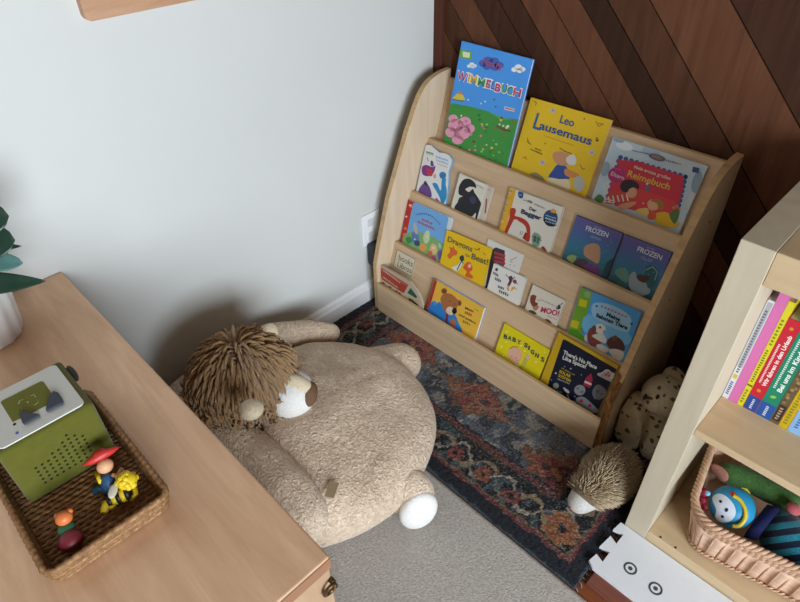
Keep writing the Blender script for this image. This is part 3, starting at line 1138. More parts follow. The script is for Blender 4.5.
B = Book('picture_book', 'white book with red excavator arm and yellow ring binding on the second tier', 1, crop(490, 180, 7.522), (152, 58), (552, 206), 0.012, .0005, 'd9d5ca', 'd09a24', 'cfc8b4')
a, t = B.art, B.title
a.poly([(142, 60), (196, 78), (110, 400), (52, 380)], 'd8a424')
for k in range(6):
    u, v = 148 - k * 16, 84 + k * 50
    a.blob(u + 12, v, 7, 5, 'b88418', 20)
a.poly([(212, 92), (232, 84), (252, 96), (246, 136), (222, 136), (212, 116)], '2c4c84', 2); a.lettering(220, 242, 3, 112, 118, 7, 'c8d0dc'); 
a.poly([(150, 228), (164, 210), (192, 216), (194, 244), (186, 268), (220, 278), (268, 300), (298, 340), (304, 390), (296, 462), (262, 450), (276, 392), (264, 344), (220, 312), (180, 298), (130, 402), (108, 392), (146, 290)], 'b03424', 2)
a.poly([(180, 300), (216, 316), (262, 350), (270, 388), (262, 420), (240, 440), (170, 404), (150, 384)], 'd6d2c6', 2)
a.poly([(244, 436), (266, 392), (280, 400), (262, 450)], '8a2c20'); a.stroke([(232, 384), (226, 412)], 4, '2c2c30'); a.stroke([(246, 386), (240, 410)], 4, '2c2c30')
a.poly([(316, 430), (330, 396), (358, 400), (386, 428), (378, 470), (362, 500), (320, 488)], '7f9c8a', 2); a.poly([(330, 424), (350, 414), (346, 470), (326, 464)], '3f5c50'); a.poly([(356, 428), (376, 430), (362, 486), (350, 470)], '4a6a5c')
a.stroke([(318, 420), (388, 456)], 5, '4c5c54'); a.poly([(384, 512), (404, 498), (426, 530), (430, 548)], '8a4830', 2)
a.blob(456, 286, 55, 62, '24486c'); a.poly([(404, 294), (500, 332), (478, 350), (436, 344), (412, 320)], '18222c', 2); a.poly([(456, 240), (470, 214), (496, 228), (498, 250)], 'd89a3c', 2)
for k in range(3):
    a.lettering(418, 500, 7, 268 + k * 22, 296 + k * 22, 11, ('9cc0dc', 'd8dce0', '9cb8d0')[k])
a.lettering(250, 278, 3, 152, 160, 9, '77746c'); a.lettering(282, 320, 4, 166, 180, 20, '4c4a48'); a.lettering(334, 414, 8, 186, 220, 12, '8a867c')
t.text('Der', (294, 222), (348, 244), 26, '3a4250', .03)
t.text('Bagger', (232, 248), (386, 304), 34, '2c3a5c', .045)
B.done()
b = MB()
for k in range(7):
    y = B.H * (0.07 + k * .143)
    b.tube([(0.004 + .0075 * math.cos(v), y, 0.0072 + 0.0060 * math.sin(v)) for v in [2 * PI * q / 12 for q in range(13)]], 0.0011, 5)
b.build('ring_binding', mat('white wire', (205, 205, 205), 0.4), B.e)


def strips(a, P, Q, R, S, cols):
    """bands of colour down the face between corners P Q (top) and S R (bottom)"""
    n = len(cols)
    L0 = a.lay
    for i, c_ in enumerate(cols):
        f0, f1 = i / n, (i + 1) / n
        mx = lambda A, Bp, f: (A[0] + (Bp[0] - A[0]) * f, A[1] + (Bp[1] - A[1]) * f)
        a.poly([mx(P, S, f0), mx(Q, R, f0), mx(Q, R, f1), mx(P, S, f1)], c_, 0, L0)
    a.lay += 1


FCOL = ['645a94', '5e5c98', '54609a', '4a669a', '426c98', '3a7092', '357088', '316a7a', '2c5c66', '264c54']
B = Book('board_book', 'purple to teal board book, left of the matching pair on the second tier', 1, crop(555, 205, 6.023), (130, 62), (410, 172), 0.009, .0005, '32587c', '1c2c44', 'b4b0a8', group='matching purple and teal board books')
a, t = B.art, B.title
strips(a, (120, 40), (420, 160), (340, 480), (40, 360), FCOL)
for pts, c_ in (([(70, 320), (96, 300), (128, 310), (110, 352)], '8a9a5c'), ([(110, 350), (150, 322), (200, 340), (190, 390)], '4c3a44'), ([(170, 372), (230, 352), (270, 390), (262, 440)], '6a3a6c'),
                ([(180, 250), (236, 230), (272, 258), (262, 350), (214, 330), (176, 300)], 'b48a68'), ([(310, 350), (350, 322), (376, 340), (330, 450), (290, 420)], '24444c')):
    a.poly(pts, c_, 3)
rr = random.Random(9)
a.dots([(rr.uniform(100, 370), rr.uniform(210, 380), rr.uniform(1.5, 3.5)) for k in range(18)], '6fa4b4')
t.text('Disney', (240, 132), (284, 146), 9, 'b4b8cc', .0)
t.text('FROZEN', (184, 152), (318, 196), 32, 'd0d4e0', .02)
t.text('ANNA', (214, 196), (276, 216), 18, '8fa6c4', .01)
B.done()
B = Book('board_book', 'purple to teal board book, right of the matching pair on the second tier', 1, crop(555, 205, 6.023), (420, 178), (706, 288), 0.009, .0005, '32587c', '1c2c44', 'b4b0a8', group='matching purple and teal board books')
a, t = B.art, B.title
strips(a, (410, 156), (720, 276), (620, 600), (320, 480), FCOL)
for pts, c_ in (([(360, 410), (396, 376), (440, 400), (430, 470)], '5c8a7c'), ([(446, 430), (480, 400), (500, 440), (560, 480), (570, 530), (500, 545), (450, 500)], '8a9ca4'), ([(540, 390), (580, 360), (620, 400), (610, 470), (560, 500)], '2c5c64'),
                ([(496, 420), (570, 430), (540, 468), (500, 450)], '4c3430'), ([(380, 460), (430, 480), (420, 510), (370, 490)], '34605c')):
    a.poly(pts, c_, 3)
a.stroke([(548, 390), (590, 372), (616, 404), (602, 452)], 7, '7fa0a4')
a.dots([(rr.uniform(400, 640), rr.uniform(330, 480), rr.uniform(1.5, 3.5)) for k in range(18)], '7fb0bc')
t.text('Disney', (556, 258), (600, 272), 9, 'b4b8cc', .0)
t.text('FROZEN', (494, 276), (640, 332), 32, 'd0d4e0', .02)
t.text('OLAF', (516, 322), (582, 346), 18, '8fa6c4', .01)
B.done()
# ---- third tier -----------------------------------------------------------
B = Book('board_book', 'blue board book with red spine and small animals, leftmost on the third tier', 2, crop(390, 190, 6.018), (100, 52), (366, 166), 0.008, .0005, 'c8d4dc', 'a82c30', 'd8d4cc', round_=0.008, dx=.0062)
a, t = B.art, B.title
a.poly([(98, 50), (160, 62), (102, 330), (50, 310)], 'b02c30')
a.dots([(128, 98, 11), (92, 232, 10), (88, 268, 12)], 'd87a3c'); a.dots([(122, 92, 8), (98, 160, 7)], 'e4c4b8')
a.poly([(140, 78), (180, 76), (330, 138), (352, 160), (350, 184), (296, 430), (86, 330)], '6fa6dc', 0)
a.poly([(120, 250), (200, 260), (330, 330), (290, 440), (70, 330)], '7ca86c', 2)
for pts, c_ in (([(96, 290), (122, 282), (134, 310), (106, 322)], '2f8a4c'), ([(130, 262), (160, 250), (176, 300), (140, 320)], '5a7cac'), ([(140, 210), (156, 200), (168, 260), (150, 258)], 'b4b0b4'), ([(200, 290), (214, 250), (236, 246), (238, 300), (214, 324)], 'bcd0a0'),
                ([(176, 330), (206, 320), (222, 356), (186, 366)], 'd89a4c'), ([(240, 350), (256, 322), (282, 340), (278, 384), (244, 386)], 'dcb880'), ([(286, 380), (306, 360), (316, 392), (294, 420)], '6a5aa0'), ([(226, 372), (250, 366), (256, 396), (224, 394)], 'c06a4c'),
                ([(150, 308), (176, 306), (178, 336), (150, 332)], '3a4a6c'), ([(246, 404), (270, 392), (282, 420), (262, 420)], 'a84c74'), ([(288, 330), (300, 318), (312, 344), (300, 352)], '9cc4a8')):
    a.poly(pts, c_, 3)
a.dots([(262, 348, 8), (150, 296, 5), (224, 280, 6)], 'e4dccc')
for k in range(13):
    f = k / 12
    u = 162 + f * 134; v = 150 + f * 56 - 26 * math.sin(f * PI)
    a.poly([(u, v), (u + 6, v + 2), (u + 7, v - 6), (u + 2, v - 8)], '3f66a4', 0, 30)
t.lettering(192, 256, 7, 182, 210, 14, 'b4485c'); t.lettering(168, 270, 10, 196, 244, 13, 'b4405c')
B.done()

B = Book('picture_book', 'yellow book with two orange dragons on the third tier', 2, crop(390, 190, 6.018), (343, 238), (614, 354), 0.005, .0089, 'e0b818', 'd0a414', 'c8b890')
a, t = B.art, B.title
for pts, c_ in (([(344, 392), (362, 372), (356, 340), (372, 348), (382, 336), (390, 356), (406, 370), (400, 392), (380, 396), (360, 416)], 'd0642c'), ([(440, 468), (456, 440), (478, 432), (492, 450), (496, 480), (478, 496), (500, 520), (490, 534), (452, 516), (462, 492)], 'cf5c2c'),
                ([(372, 466), (404, 452), (430, 420), (440, 430), (420, 476), (396, 486)], 'd4dcd4'), ([(418, 404), (440, 392), (446, 420), (430, 430)], '2c4044'), ([(470, 452), (486, 446), (488, 464), (472, 468)], 'e8b49c')):
    a.poly(pts, c_, 3)
a.stroke([(404, 480), (430, 430), (434, 400)], 6, '2c3c40'); a.stroke([(440, 440), (420, 410)], 5, '2c3c40')
a.stroke([(508, 350), (522, 362), (540, 350), (536, 364)], 5, '9c6a1c'); a.stroke([(560, 376), (576, 392)], 4, '9c6a1c')
t.text('Dragons', (346, 308), (494, 372), 34, '5a5a40', .02)
t.text('to', (452, 396), (480, 408), 22, '6a643c', .015)
t.text('Beat!', (490, 412), (588, 452), 36, '5a5a40', .02)
B.done()

B = Book('board_book', 'white book with red striped corner standing behind a smaller white book, third tier', 2, crop(475, 230, 6.02), (80, 52), (294, 150), 0.004, .0004, 'd8d6d0', '4a4044', 'c4beb2', hard=.001)
a, t = B.art, B.title
a.poly([(62, 346), (100, 120), (126, 104), (180, 124), (176, 210), (100, 380)], '3f3a40')
for k in range(3):
    a.poly([(118, 128 + k * 26), (184, 150 + k * 22), (180, 166 + k * 22), (114, 142 + k * 26)], 'a83c48')
a.stroke([(212, 182), (232, 174), (250, 162)], 3, '6a6a6a'); a.stroke([(212, 190), (226, 194)], 3, '6a6a6a'); a.stroke([(204, 210), (216, 208)], 3, '8a8a8a'); a.stroke([(232, 214), (242, 218)], 3, '8a8a8a')
B.done()

B = Book('board_book', 'small white board book with rounded corners and tiny hopping figures, third tier', 2, crop(475, 230, 6.02), (114, 200), (308, 290), 0.0092, .0048, 'dedcd6', '4a4850', '8a8478', round_=0.007)
a, t = B.art, B.title
a.blob(130, 238, 9, 10, '4a4c54')
a.poly([(200, 284), (222, 276), (226, 300), (206, 340), (194, 332), (206, 306)], '54384c', 3); a.poly([(226, 306), (244, 298), (252, 316), (238, 324)], '8a3c48', 3); a.poly([(192, 350), (202, 330), (206, 366), (196, 364)], 'd0a040', 2); a.poly([(214, 368), (222, 344), (236, 340), (258, 360), (236, 352), (224, 366)], 'd0a040', 0)
a.stroke([(186, 268), (198, 282)], 5, '5a4450'); a.stroke([(228, 296), (240, 282)], 5, '5a4450'); a.stroke([(244, 316), (258, 326)], 4, '5a4450')
t.lettering(108, 142, 4, 262, 284, 16, '54586a'); t.lettering(120, 158, 4, 300, 318, 18, '54586a'); t.lettering(138, 176, 4, 346, 362, 16, '54586a'); t.lettering(144, 204, 5, 374, 402, 18, '54586a')
B.done()

B = Book('board_book', 'small cream board book with magenta MOO! lettering on the third tier', 2, crop(475, 230, 6.02), (350, 328), (544, 426), 0.009, .0005, 'd8d0c0', 'b4ac9c', '9a8c78')
a, t = B.art, B.title
a.poly([(332, 430), (336, 396), (356, 390), (368, 408), (362, 432), (378, 440), (372, 458), (348, 462)], '7a4030', 3); a.poly([(356, 400), (366, 392), (372, 404)], 'a83c34'); a.poly([(346, 468), (372, 456), (386, 462), (366, 486)], 'b07a58', 3)
a.poly([(322, 484), (350, 484), (372, 506), (336, 504)], '4a5438', 3); a.stroke([(376, 420), (388, 430)], 4, 'b84a44')
a.poly([(488, 470), (508, 448), (516, 468), (504, 478)], '3a4248', 3); a.stroke([(516, 450), (528, 440)], 5, '3a4248')
a.poly([(424, 536), (446, 540), (462, 562), (430, 552)], '7a4434', 3); a.stroke([(436, 516), (462, 530)], 5, 'b0a48c'); a.stroke([(470, 528), (490, 540)], 4, '9a9080')
a.lettering(390, 500, 12, 420, 470, 9, '9aa0a8')
t.text('MOO!', (394, 492), (508, 520), 34, 'b82c60', .03, .2)
B.done()

B = Book('board_book', 'blue book with bright green spine and brown dogs, rightmost on the third tier', 2, crop(565, 275, 6.689), (112, 82), (514, 250), 0.012, .0005, '4c94cc', '6a9c28', 'b89c68')
a, t = B.art, B.title
a.poly([(108, 80), (190, 106), (110, 400), (10, 400)], '6a9c2c')
for u, v in ((126, 180), (70, 320)):
    a.poly([(u - 26, v - 22), (u + 26, v - 8), (u + 14, v + 40), (u - 36, v + 24)], 'c0b81c')
a.poly([(134, 74), (180, 92), (176, 104), (126, 92)], '3f5c24'); a.blob(150, 130, 22, 22, '8aa870'); a.dots([(140, 128, 6), (164, 148, 6)], '6a9cc8')
a.poly([(30, 360), (90, 372), (140, 420), (130, 450), (20, 400)], '4c8a24')
a.poly([(188, 110), (512, 258), (486, 330), (420, 480), (120, 372)], '4a96d0', 0)
a.poly([(160, 260), (420, 380), (400, 470), (130, 380)], '6ab0dc', 3)
a.poly([(190, 190), (310, 200), (430, 270), (440, 340), (400, 380), (200, 290)], '93c0dc', 4)
a.dots([(212, 208, 8), (446, 326, 9)], '24486c')
for pts, c_ in (([(150, 400), (180, 350), (250, 410), (232, 470), (170, 470)], '7a3c34'), ([(200, 340), (236, 324), (270, 344), (264, 384), (226, 390), (200, 370)], 'd4d0c8'), ([(180, 350), (204, 336), (208, 376), (186, 390)], '6a3a34'), ([(184, 402), (250, 390), (280, 440), (262, 456), (196, 420)], 'cfcac4'),
                ([(280, 440), (330, 408), (384, 440), (400, 500), (340, 510), (290, 480)], '54342c'), ([(310, 430), (330, 404), (350, 412), (340, 440)], '6a4438'), ([(210, 470), (240, 464), (290, 490), (276, 520), (230, 510)], 'cdc8c0'), ([(290, 500), (340, 494), (396, 520), (370, 575), (330, 560), (300, 520)], 'c8c4bc'),
                ([(130, 410), (146, 396), (148, 440), (132, 436)], 'c4beb8')):
    a.poly(pts, c_, 3)
a.blob(236, 350, 8, 9, '6a4a3c'); a.blob(262, 378, 5, 5, '2c2824'); a.stroke([(104, 356), (116, 372), (128, 392)], 4, '3a4c54')
for k in range(8):
    u = 240 + k * 23; v = 206 + k * 9.5
    a.poly([(u, v + 6), (u + 13, v + 11), (u + 16, v + 1), (u + 3, v - 4)], 'c05c54', 0, 34)
t.text('Meine', (276, 272), (366, 310), 27, '20303c', .04)
t.text('liebsten Tiere', (208, 278), (416, 366), 27, '20303c', .04)
B.done()

# ---- lowest tier ----------------------------------------------------------
B = Book('board_book', 'house-shaped board book with red roof sunk low at the left of the bottom tier', 3, crop(365, 235, 7.529), (94, 214), (340, 352), 0.008, .0005, 'bfae98', pages='b4a48c', k=.05, yb=-.3478,
         outline=[(94, 214), (340, 352), (392, 420), (418, 470), (436, 530), (430, 585), (122, 420), (118, 330)])
a, t = B.art, B.title
a.W = .4; t.W = .4; a.lo = .016
a.poly([(102, 232), (328, 376), (290, 440), (130, 336), (118, 320)], 'a8402c')
a.poly([(104, 232), (328, 374), (320, 390), (108, 256)], 'b85a50'); a.poly([(344, 398), (392, 462), (386, 478), (318, 436)], '2f5a4c')
a.poly([(120, 350), (290, 450), (400, 490), (420, 590), (120, 430)], 'b4a080'); a.poly([(330, 470), (396, 520), (400, 560), (340, 520)], '4a4438', 2)
for u, v in ((140, 362), (190, 392), (240, 424), (262, 440)):
    a.blob(u, v, 12, 7, '6a5a48', 30)
for k in range(2):
    t.lettering(138 - k * 4, 268 - k * 18, 12, 300 + k * 20 - 30 * (1 - k), 396 + k * 6 - 30 * (1 - k), 12, 'e0b8a8')
B.done()

B = Book('picture_book', 'yellow book with brown bear in blue jacket on the bottom tier', 3, crop(420, 270, 7.525), (108, 70), (484, 288), 0.013, .0005, 'e0b040', 'a42c34', 'd4d4d0', back='6f98cc')
a, t = B.art, B.title
a.poly([(100, 60), (128, 86), (60, 330), (30, 320)], 'a82c34')
a.poly([(96, 232), (128, 250), (150, 240), (190, 290), (200, 330), (260, 330), (290, 400), (320, 470), (200, 420), (60, 320), (76, 270)], '2f7cc4', 2)
a.poly([(100, 236), (112, 228), (132, 256), (110, 270)], '4a94d4'); a.poly([(196, 322), (214, 330), (208, 400), (190, 394)], '7c2c38'); a.poly([(228, 372), (258, 372), (264, 420), (236, 440)], 'b86a38', 2)
a.blob(182, 158, 22, 22, '8a5434'); a.blob(184, 160, 11, 11, '6a3c28'); a.blob(294, 248, 20, 22, '8a5434'); a.blob(296, 250, 10, 11, '6a3c28')
a.poly([(156, 230), (160, 200), (186, 178), (230, 178), (268, 206), (290, 240), (280, 280), (256, 320), (210, 326), (180, 300)], 'a4683f', 4)
a.poly([(196, 300), (216, 276), (244, 282), (262, 314), (236, 340), (206, 326)], 'd8c4a4', 3); a.blob(260, 308, 19, 24, '1c1a1c', 10); a.dots([(226, 236, 5), (262, 256, 5)], '2a1c18')
a.stroke([(414, 292), (430, 302), (440, 310)], 6, '6a9c4c')
t.text('Mein', (340, 292), (404, 320), 20, '5a4a30', .02); t.lettering(338, 392, 4, 326, 352, 22, 'b0542c'); t.text('und andere', (294, 340), (420, 408), 17, '5a4a30', .02); t.lettering(322, 380, 4, 394, 420, 20, '8a7c30')
B.done()

B = Book('board_book', 'yellow board book titled BABY SIGNS with round baby head, bottom tier', 3, crop(485, 315, 8.027), (158, 66), (522, 282), 0.008, .0005, 'd8c818', 'c8b814', 'd0a8a0')
a, t = B.art, B.title
a.poly([(206, 420), (230, 396), (284, 410), (300, 370), (330, 330), (344, 350), (330, 400), (300, 440), (290, 500)], 'b8b44c', 3); a.poly([(228, 410), (250, 398), (270, 410), (260, 440), (236, 440)], 'd4ccc4', 3)
a.poly([(184, 320), (192, 276), (226, 256), (270, 268), (296, 306), (290, 352), (254, 388), (216, 372)], 'd8a890', 4); a.poly([(330, 336), (344, 312), (362, 330), (356, 354), (340, 358)], 'd8b0a0', 3)
a.stroke([(200, 270), (230, 254), (264, 258)], 6, '8a7a40'); a.dots([(216, 330, 4), (248, 346, 4)], '5a4030'); a.dots([(206, 346, 9), (262, 362, 9)], 'd8948c')
a.dots([(134, 254, 9), (170, 216, 8), (174, 134, 8), (410, 376, 9), (290, 248, 7), (150, 324, 8), (206, 200, 6), (480, 300, 7), (318, 290, 7)], 'ece49c')
for k in range(4):
    a.stroke([(318 + k * 4, 430 + k * 16), (400 + k * 4, 478 + k * 16)], 3, 'b0a030')
for i, (ch, u, v) in enumerate((('B', 150, 184), ('A', 184, 194), ('B', 220, 208), ('Y', 258, 226), ('S', 314, 252), ('I', 346, 276), ('G', 366, 306), ('N', 402, 334), ('S', 448, 366))):
    t.text(ch, (u, v), (u + (28 if ch != 'I' else 12), v + (12 if ch != 'I' else 5)), 36, '1f4a4c', .04, 0, 26)
B.done()

B = Book('picture_book', 'dark blue book about space with yellow border, rightmost on the bottom tier', 3, crop(540, 325, 6.022), (112, 44), (474, 246), 0.010, .0005, 'c09c20', 'a88418', 'a89c84')
a, t = B.art, B.title
a.poly([(138, 88), (152, 88), (462, 266), (330, 640), (20, 440)], '10182e', 0)
L0 = a.lay
for du, dv, r in ((-20, 4, 22), (0, -6, 26), (24, 8, 24)):
    a.blob(404 + du, 296 + dv, r, r * .9, 'cfccc8', 0, 14, L0)
a.lay += 1
a.poly([(344, 296), (366, 288), (436, 330), (430, 344), (360, 310)], 'b4b0b0', 2); a.dots([(398, 300, 9), (416, 306, 9), (410, 288, 7)], 'c05a5c')
a.poly([(318, 390), (350, 358), (396, 390), (392, 430), (350, 450), (320, 430)], '6c7278', 4); a.blob(348, 400, 12, 10, '565c62'); a.blob(372, 416, 9, 8, '565c62')
a.blob(240, 392, 34, 32, '8c9094'); a.blob(228, 382, 9, 8, '6a6e74'); a.blob(252, 402, 11, 9, '6a6e74')
a.poly([(260, 360), (276, 318), (310, 290), (318, 330), (300, 380)], 'a4283c', 0); a.poly([(272, 334), (312, 352), (310, 364), (266, 346)], 'd4ccc8')
a.blob(96, 366, 18, 18, '8c8c84'); a.poly([(86, 388), (130, 400), (130, 412), (84, 396)], '6a6c6c', 2); a.poly([(140, 376), (150, 378), (178, 400), (170, 412), (150, 396)], 'b8b8b4', 2)
a.stroke([(166, 420), (180, 456), (220, 464)], 9, '9a9c9c'); a.poly([(220, 440), (262, 432), (310, 470), (350, 510), (330, 530), (270, 510), (224, 470)], '84888c', 3); a.dots([(250, 456, 12), (300, 486, 12)], 'a4304a')
a.dots([(186, 262, 5), (96, 290, 6), (250, 300, 3), (150, 250, 3), (210, 430, 3), (330, 440, 3), (70, 330, 3), (420, 380, 3), (120, 330, 2)], 'b8c4d4')
t.text("There's No Place", (140, 172), (340, 266), 25, 'd4d6d2', .035)
t.text('Like Space!', (136, 204), (276, 262), 25, 'd4d6d2', .035)
t.text('All about our', (128, 262), (212, 306), 12, 'b49a2c', .01)
t.text('SOLAR', (116, 286), (184, 318), 20, 'c8ac2c', .03); t.text('SYSTEM', (110, 310), (184, 344), 18, 'c8ac2c', .03)
t.lettering(104, 180, 9, 326, 358, 9, 'a0a4a0')
B.done()

# ---- little sign on the third panel --------------------------------------
Zs = crop(365, 235, 7.529)
y0, z0 = TOPS[3]
nn = Vector((0, -1, KS)).normalized()
base = Vector((0, y0, z0)) + nn * 0.0016
P = on_plane(*Zs(240, 105), base, nn); Q = on_plane(*Zs(382, 182), base, nn); S = on_plane(*Zs(222, 242), base, nn)
ex = (Q - P).normalized(); ey = nn.cross(ex).normalized()
W = (Q - P).length; H = (P - S).length
M = Matrix((ex, ey, nn)).transposed().to_4x4(); M.translation = P - ey * H - nn * 0.0012
sg = empty('shelf_label', matrix=M)
tag(sg, 'small cream card with dark border reading books and Libros stuck on the rack', 'sign')
b = MB(); b.box(0, W, 0, H, 0, 0.0012)
b.build('card', flat('cfc6ae'), sg)
A = Art(M, W, H, 0.0012); A.Z = Zs
m_ = 0.0022
A.use('4a4438')
for x0, x1, y0_, y1 in ((.0006, W - .0006, .0006, m_), (.0006, W - .0006, H - m_, H - .0006), (.0006, m_, .0006, H - .0006), (W - m_, W - .0006, .0006, H - .0006)):
    A.mb.poly([(x0, y0_, .0014), (x1, y0_, .0014), (x1, y1, .0014), (x0, y1, .0014)])
A.lay = 4
A.text('books', (252, 186), (356, 240), 46, '4a463c', .0)
A.text('Libros', (242, 236), (348, 292), 44, '4a463c', .0)
A.done('lettering', sg)

# ------------------------------------------------------------------ books standing in the bookcase
SPY = -0.395
Z0 = 0.4368


def standing(label, x0, x1, ht, col, depth=0.17, y=SPY, top=None, name='picture_book', pages='cfcabc', draw=None):
    W, D = x1 - x0, depth
    e = empty(name, (x0, y, Z0))
    tag(e, label, 'book', 'books standing in the bookcase')
    m = flat(col)
    h = min(0.0016, W * .22)
    b = MB(); b.box(0, h, 0.0, D, 0, ht); b.build('cover', m, e)
    b = MB(); b.box(W - h, W, 0.0, D, 0, ht); b.build('back_cover', m, e)
    b = MB(); b.box(h + .0001, W - h - .0001, 0.0, 0.002, 0, ht); b.build('spine', m, e)
    b = MB(); b.box(h + .0002, W - h - .0002, 0.0022, D - .002, 0.0015, ht - 0.0015); b.build('page_block', mat('paper edge ' + pages, pages, .8, .1), e)
    if draw:
        # spine face: u across (0..1), v up in metres
        M = Matrix(((1, 0, 0, 0), (0, 0, -1, 0), (0, 1, 0, 0), (0, 0, 0, 1)))   # (x, y, z)->(x, -z, y)
        A = Art(M, W, ht, 0.0)
        A.L = lambda u, v: (u, v)
        draw(A, W, ht)
        for v in A.mb.bm.verts:
            v.co = M @ v.co
        for f in A.mb.bm.faces:
            f.normal_update()
            if f.normal.y > 0:
                f.normal_flip()
        A.mb.build('spine_print', A.mats, e, recalc=False)
    return e


def vtext(A, body, x, v0, v1, h, col, bold=.02):
    """lettering running up the spine: baseline at x, cap height h to the left"""
    vs, fs, x0, x1 = text_mesh(body, bold, 0)
    A.use(col)
    s = (v1 - v0) / (x1 - x0); sy = h / CAP
    bv = [A.mb.bm.verts.new((x - q * sy, v0 + (p - x0) * s, A.z + A.lay * .00004)) for p, q in vs]
    for f in fs:
        try:
            A.mb.bm.faces.new([bv[i] for i in f]).material_index = A.mb.mi
        except ValueError:
            pass
    A.lay += 1


def rect(A, x0, x1, v0, v1, col):
    A.local([(x0, v0), (x1, v0), (x1, v1), (x0, v1)], col)


def ticks(A, x0, x1, v0, v1, n, col):
    L0 = A.lay
    r = random.Random(int(v0 * 1e4) + n)
    for k in range(n):
        a0 = v0 + (v1 - v0) * k / n
        A.local([(x0, a0), (x1 - (x1 - x0) * r.uniform(0, .4), a0), (x1, a0 + (v1 - v0) / n * .6), (x0, a0 + (v1 - v0) / n * .6)], col, L0)
    A.lay += 1


def d_white(A, W, H):
    rect(A, W * .14, W * .86, .09, H - .004, 'a8a8b0'); ticks(A, W * .3, W * .7, .075, H * .92, 24, '5a5e70'); rect(A, W * .2, W * .8, .058, .07, 'c8b83c'); ticks(A, W * .25, W * .75, .012, .05, 7, '2c4c9c')


def d_yellow(A, W, H):
    ticks(A, W * .25, W * .72, .07, .16, 14, '6a742c'); ticks(A, W * .25, W * .72, .17, H * .86, 8, '7a842c'); ticks(A, W * .25, W * .7, .01, .05, 5, '7a842c')
    rect(A, W * .02, W * .98, .058, .062, '4c3c1c')


def d_red(A, W, H):
    rect(A, 0.0006, W - .0006, .0006, .04, '2c4c94'); ticks(A, W * .42, W * .62, .006, .034, 6, 'd0d8e8'); A.local(circ(W * .5, .058, W * .17, n=10), 'd08a2c')
    A.local(circ(W * .5, H - .02, W * .15, n=10), 'd0842c')
    vtext(A, 'Wir fahren in den Urlaub', W * .80, .074, H - .035, W * .30, 'f0e8e4', .03); ticks(A, W * .2, W * .36, .078, H - .06, 26, 'ecd8d4')


def d_green(A, W, H):
    rect(A, 0.0006, W - .0006, .0006, .04, '2c54a0'); ticks(A, W * .42, W * .62, .006, .034, 6, 'd0d8e8'); A.local(circ(W * .5, .06, W * .2, W * .13, n=12, rot=.6), '8cc84c')
    vtext(A, 'Bei uns im Kindergarten', W * .80, .078, H - .02, W * .30, 'e8f0ea', .03); ticks(A, W * .2, W * .36, .082, H - .05, 26, 'cfe4da')


def d_brown(A, W, H):
    rect(A, W * .1, W * .9, .008, .052, '3c2a24'); ticks(A, W * .3, W * .7, .012, .048, 5, 'b09a84')
    rr = random.Random(4)
    for k in range(26):
        v = .06 + k * (H - .07) / 26
        A.local(circ(W * rr.uniform(.25, .75), v, W * .2, .004, n=8), ('8a7448', '5c4a34', '9c8a60')[k % 3], A.lay)
    A.lay += 1


def d_gold(A, W, H):
    ticks(A, W * .25, W * .7, .012, H - .03, 26, '8c8420')


def d_lblue(A, W, H):
    ticks(A, W * .3, W * .6, .015, .05, 5, '3c6cac'); rect(A, W * .1, W * .9, .12, H - .004, '7c9cbc'); A.local(circ(W * .5, .1, W * .35, n=12), '5c5048')


x = 1.1912
SB = [('slim white book with grey spine print leaning at the left end of the bookcase row', .0125, .262, 'd8d8dc', d_white), ('pink picture book second from the left in the bookcase row', .0185, .292, 'd070ac', None), ('slim yellow book between the pink and the red books in the bookcase', .0115, .276, 'd8cc2c', d_yellow),
      ('red book with blue spine foot and white lettering in the bookcase', .0245, .243, 'c42438', d_red), ('green book with blue spine foot and white lettering in the bookcase', .0285, .262, '1f8468', d_green), ('brown patterned book between the green and mustard books in the bookcase', .0165, .258, '6a563c', d_brown),
      ('mustard yellow book right of the brown patterned book in the bookcase', .0165, .246, 'c8a820', d_gold), ('light blue book at the cut-off right end of the bookcase row', .024, .250, '8cb4e0', d_lblue)]
for lab, wd, ht, col, dr in SB:
    standing(lab, x, x + wd - .0004, ht, col, draw=dr)
    x += wd
# ------------------------------------------------------------------ soft toys
def union(mb, voxel, smooth_it=3, noise=0.0, nscale=8.0, seed=1):
    """melt the collected volumes into one continuous skin"""
    me = bpy.data.meshes.new('tmp'); mb.bm.to_mesh(me); mb.bm.free()
    o = bpy.data.objects.new('tmp', me); COL.objects.link(o)
    r = o.modifiers.new('r', 'REMESH'); r.mode = 'VOXEL'; r.voxel_size = voxel
    s = o.modifiers.new('s', 'SMOOTH'); s.factor = 0.5; s.iterations = smooth_it
    dg = bpy.context.evaluated_depsgraph_get()
    out = bpy.data.meshes.new_from_object(o.evaluated_get(dg))
    bpy.data.objects.remove(o); bpy.data.meshes.remove(me)
    if noise:
        from mathutils import noise as NZ
        out.update()
        for v in out.vertices:
            v.co += v.normal * (NZ.noise(v.co * nscale + Vector((seed, 0, 0))) * noise)
    for p in out.polygons:
        p.use_smooth = True
    return out


def link_mesh(name, me, mats, parent):
    o = bpy.data.objects.new(name, me)
    me.materials.clear()
    for m in (mats if isinstance(mats, (list, tuple)) else [mats]):
        me.materials.append(m)
    return finish(o, parent)


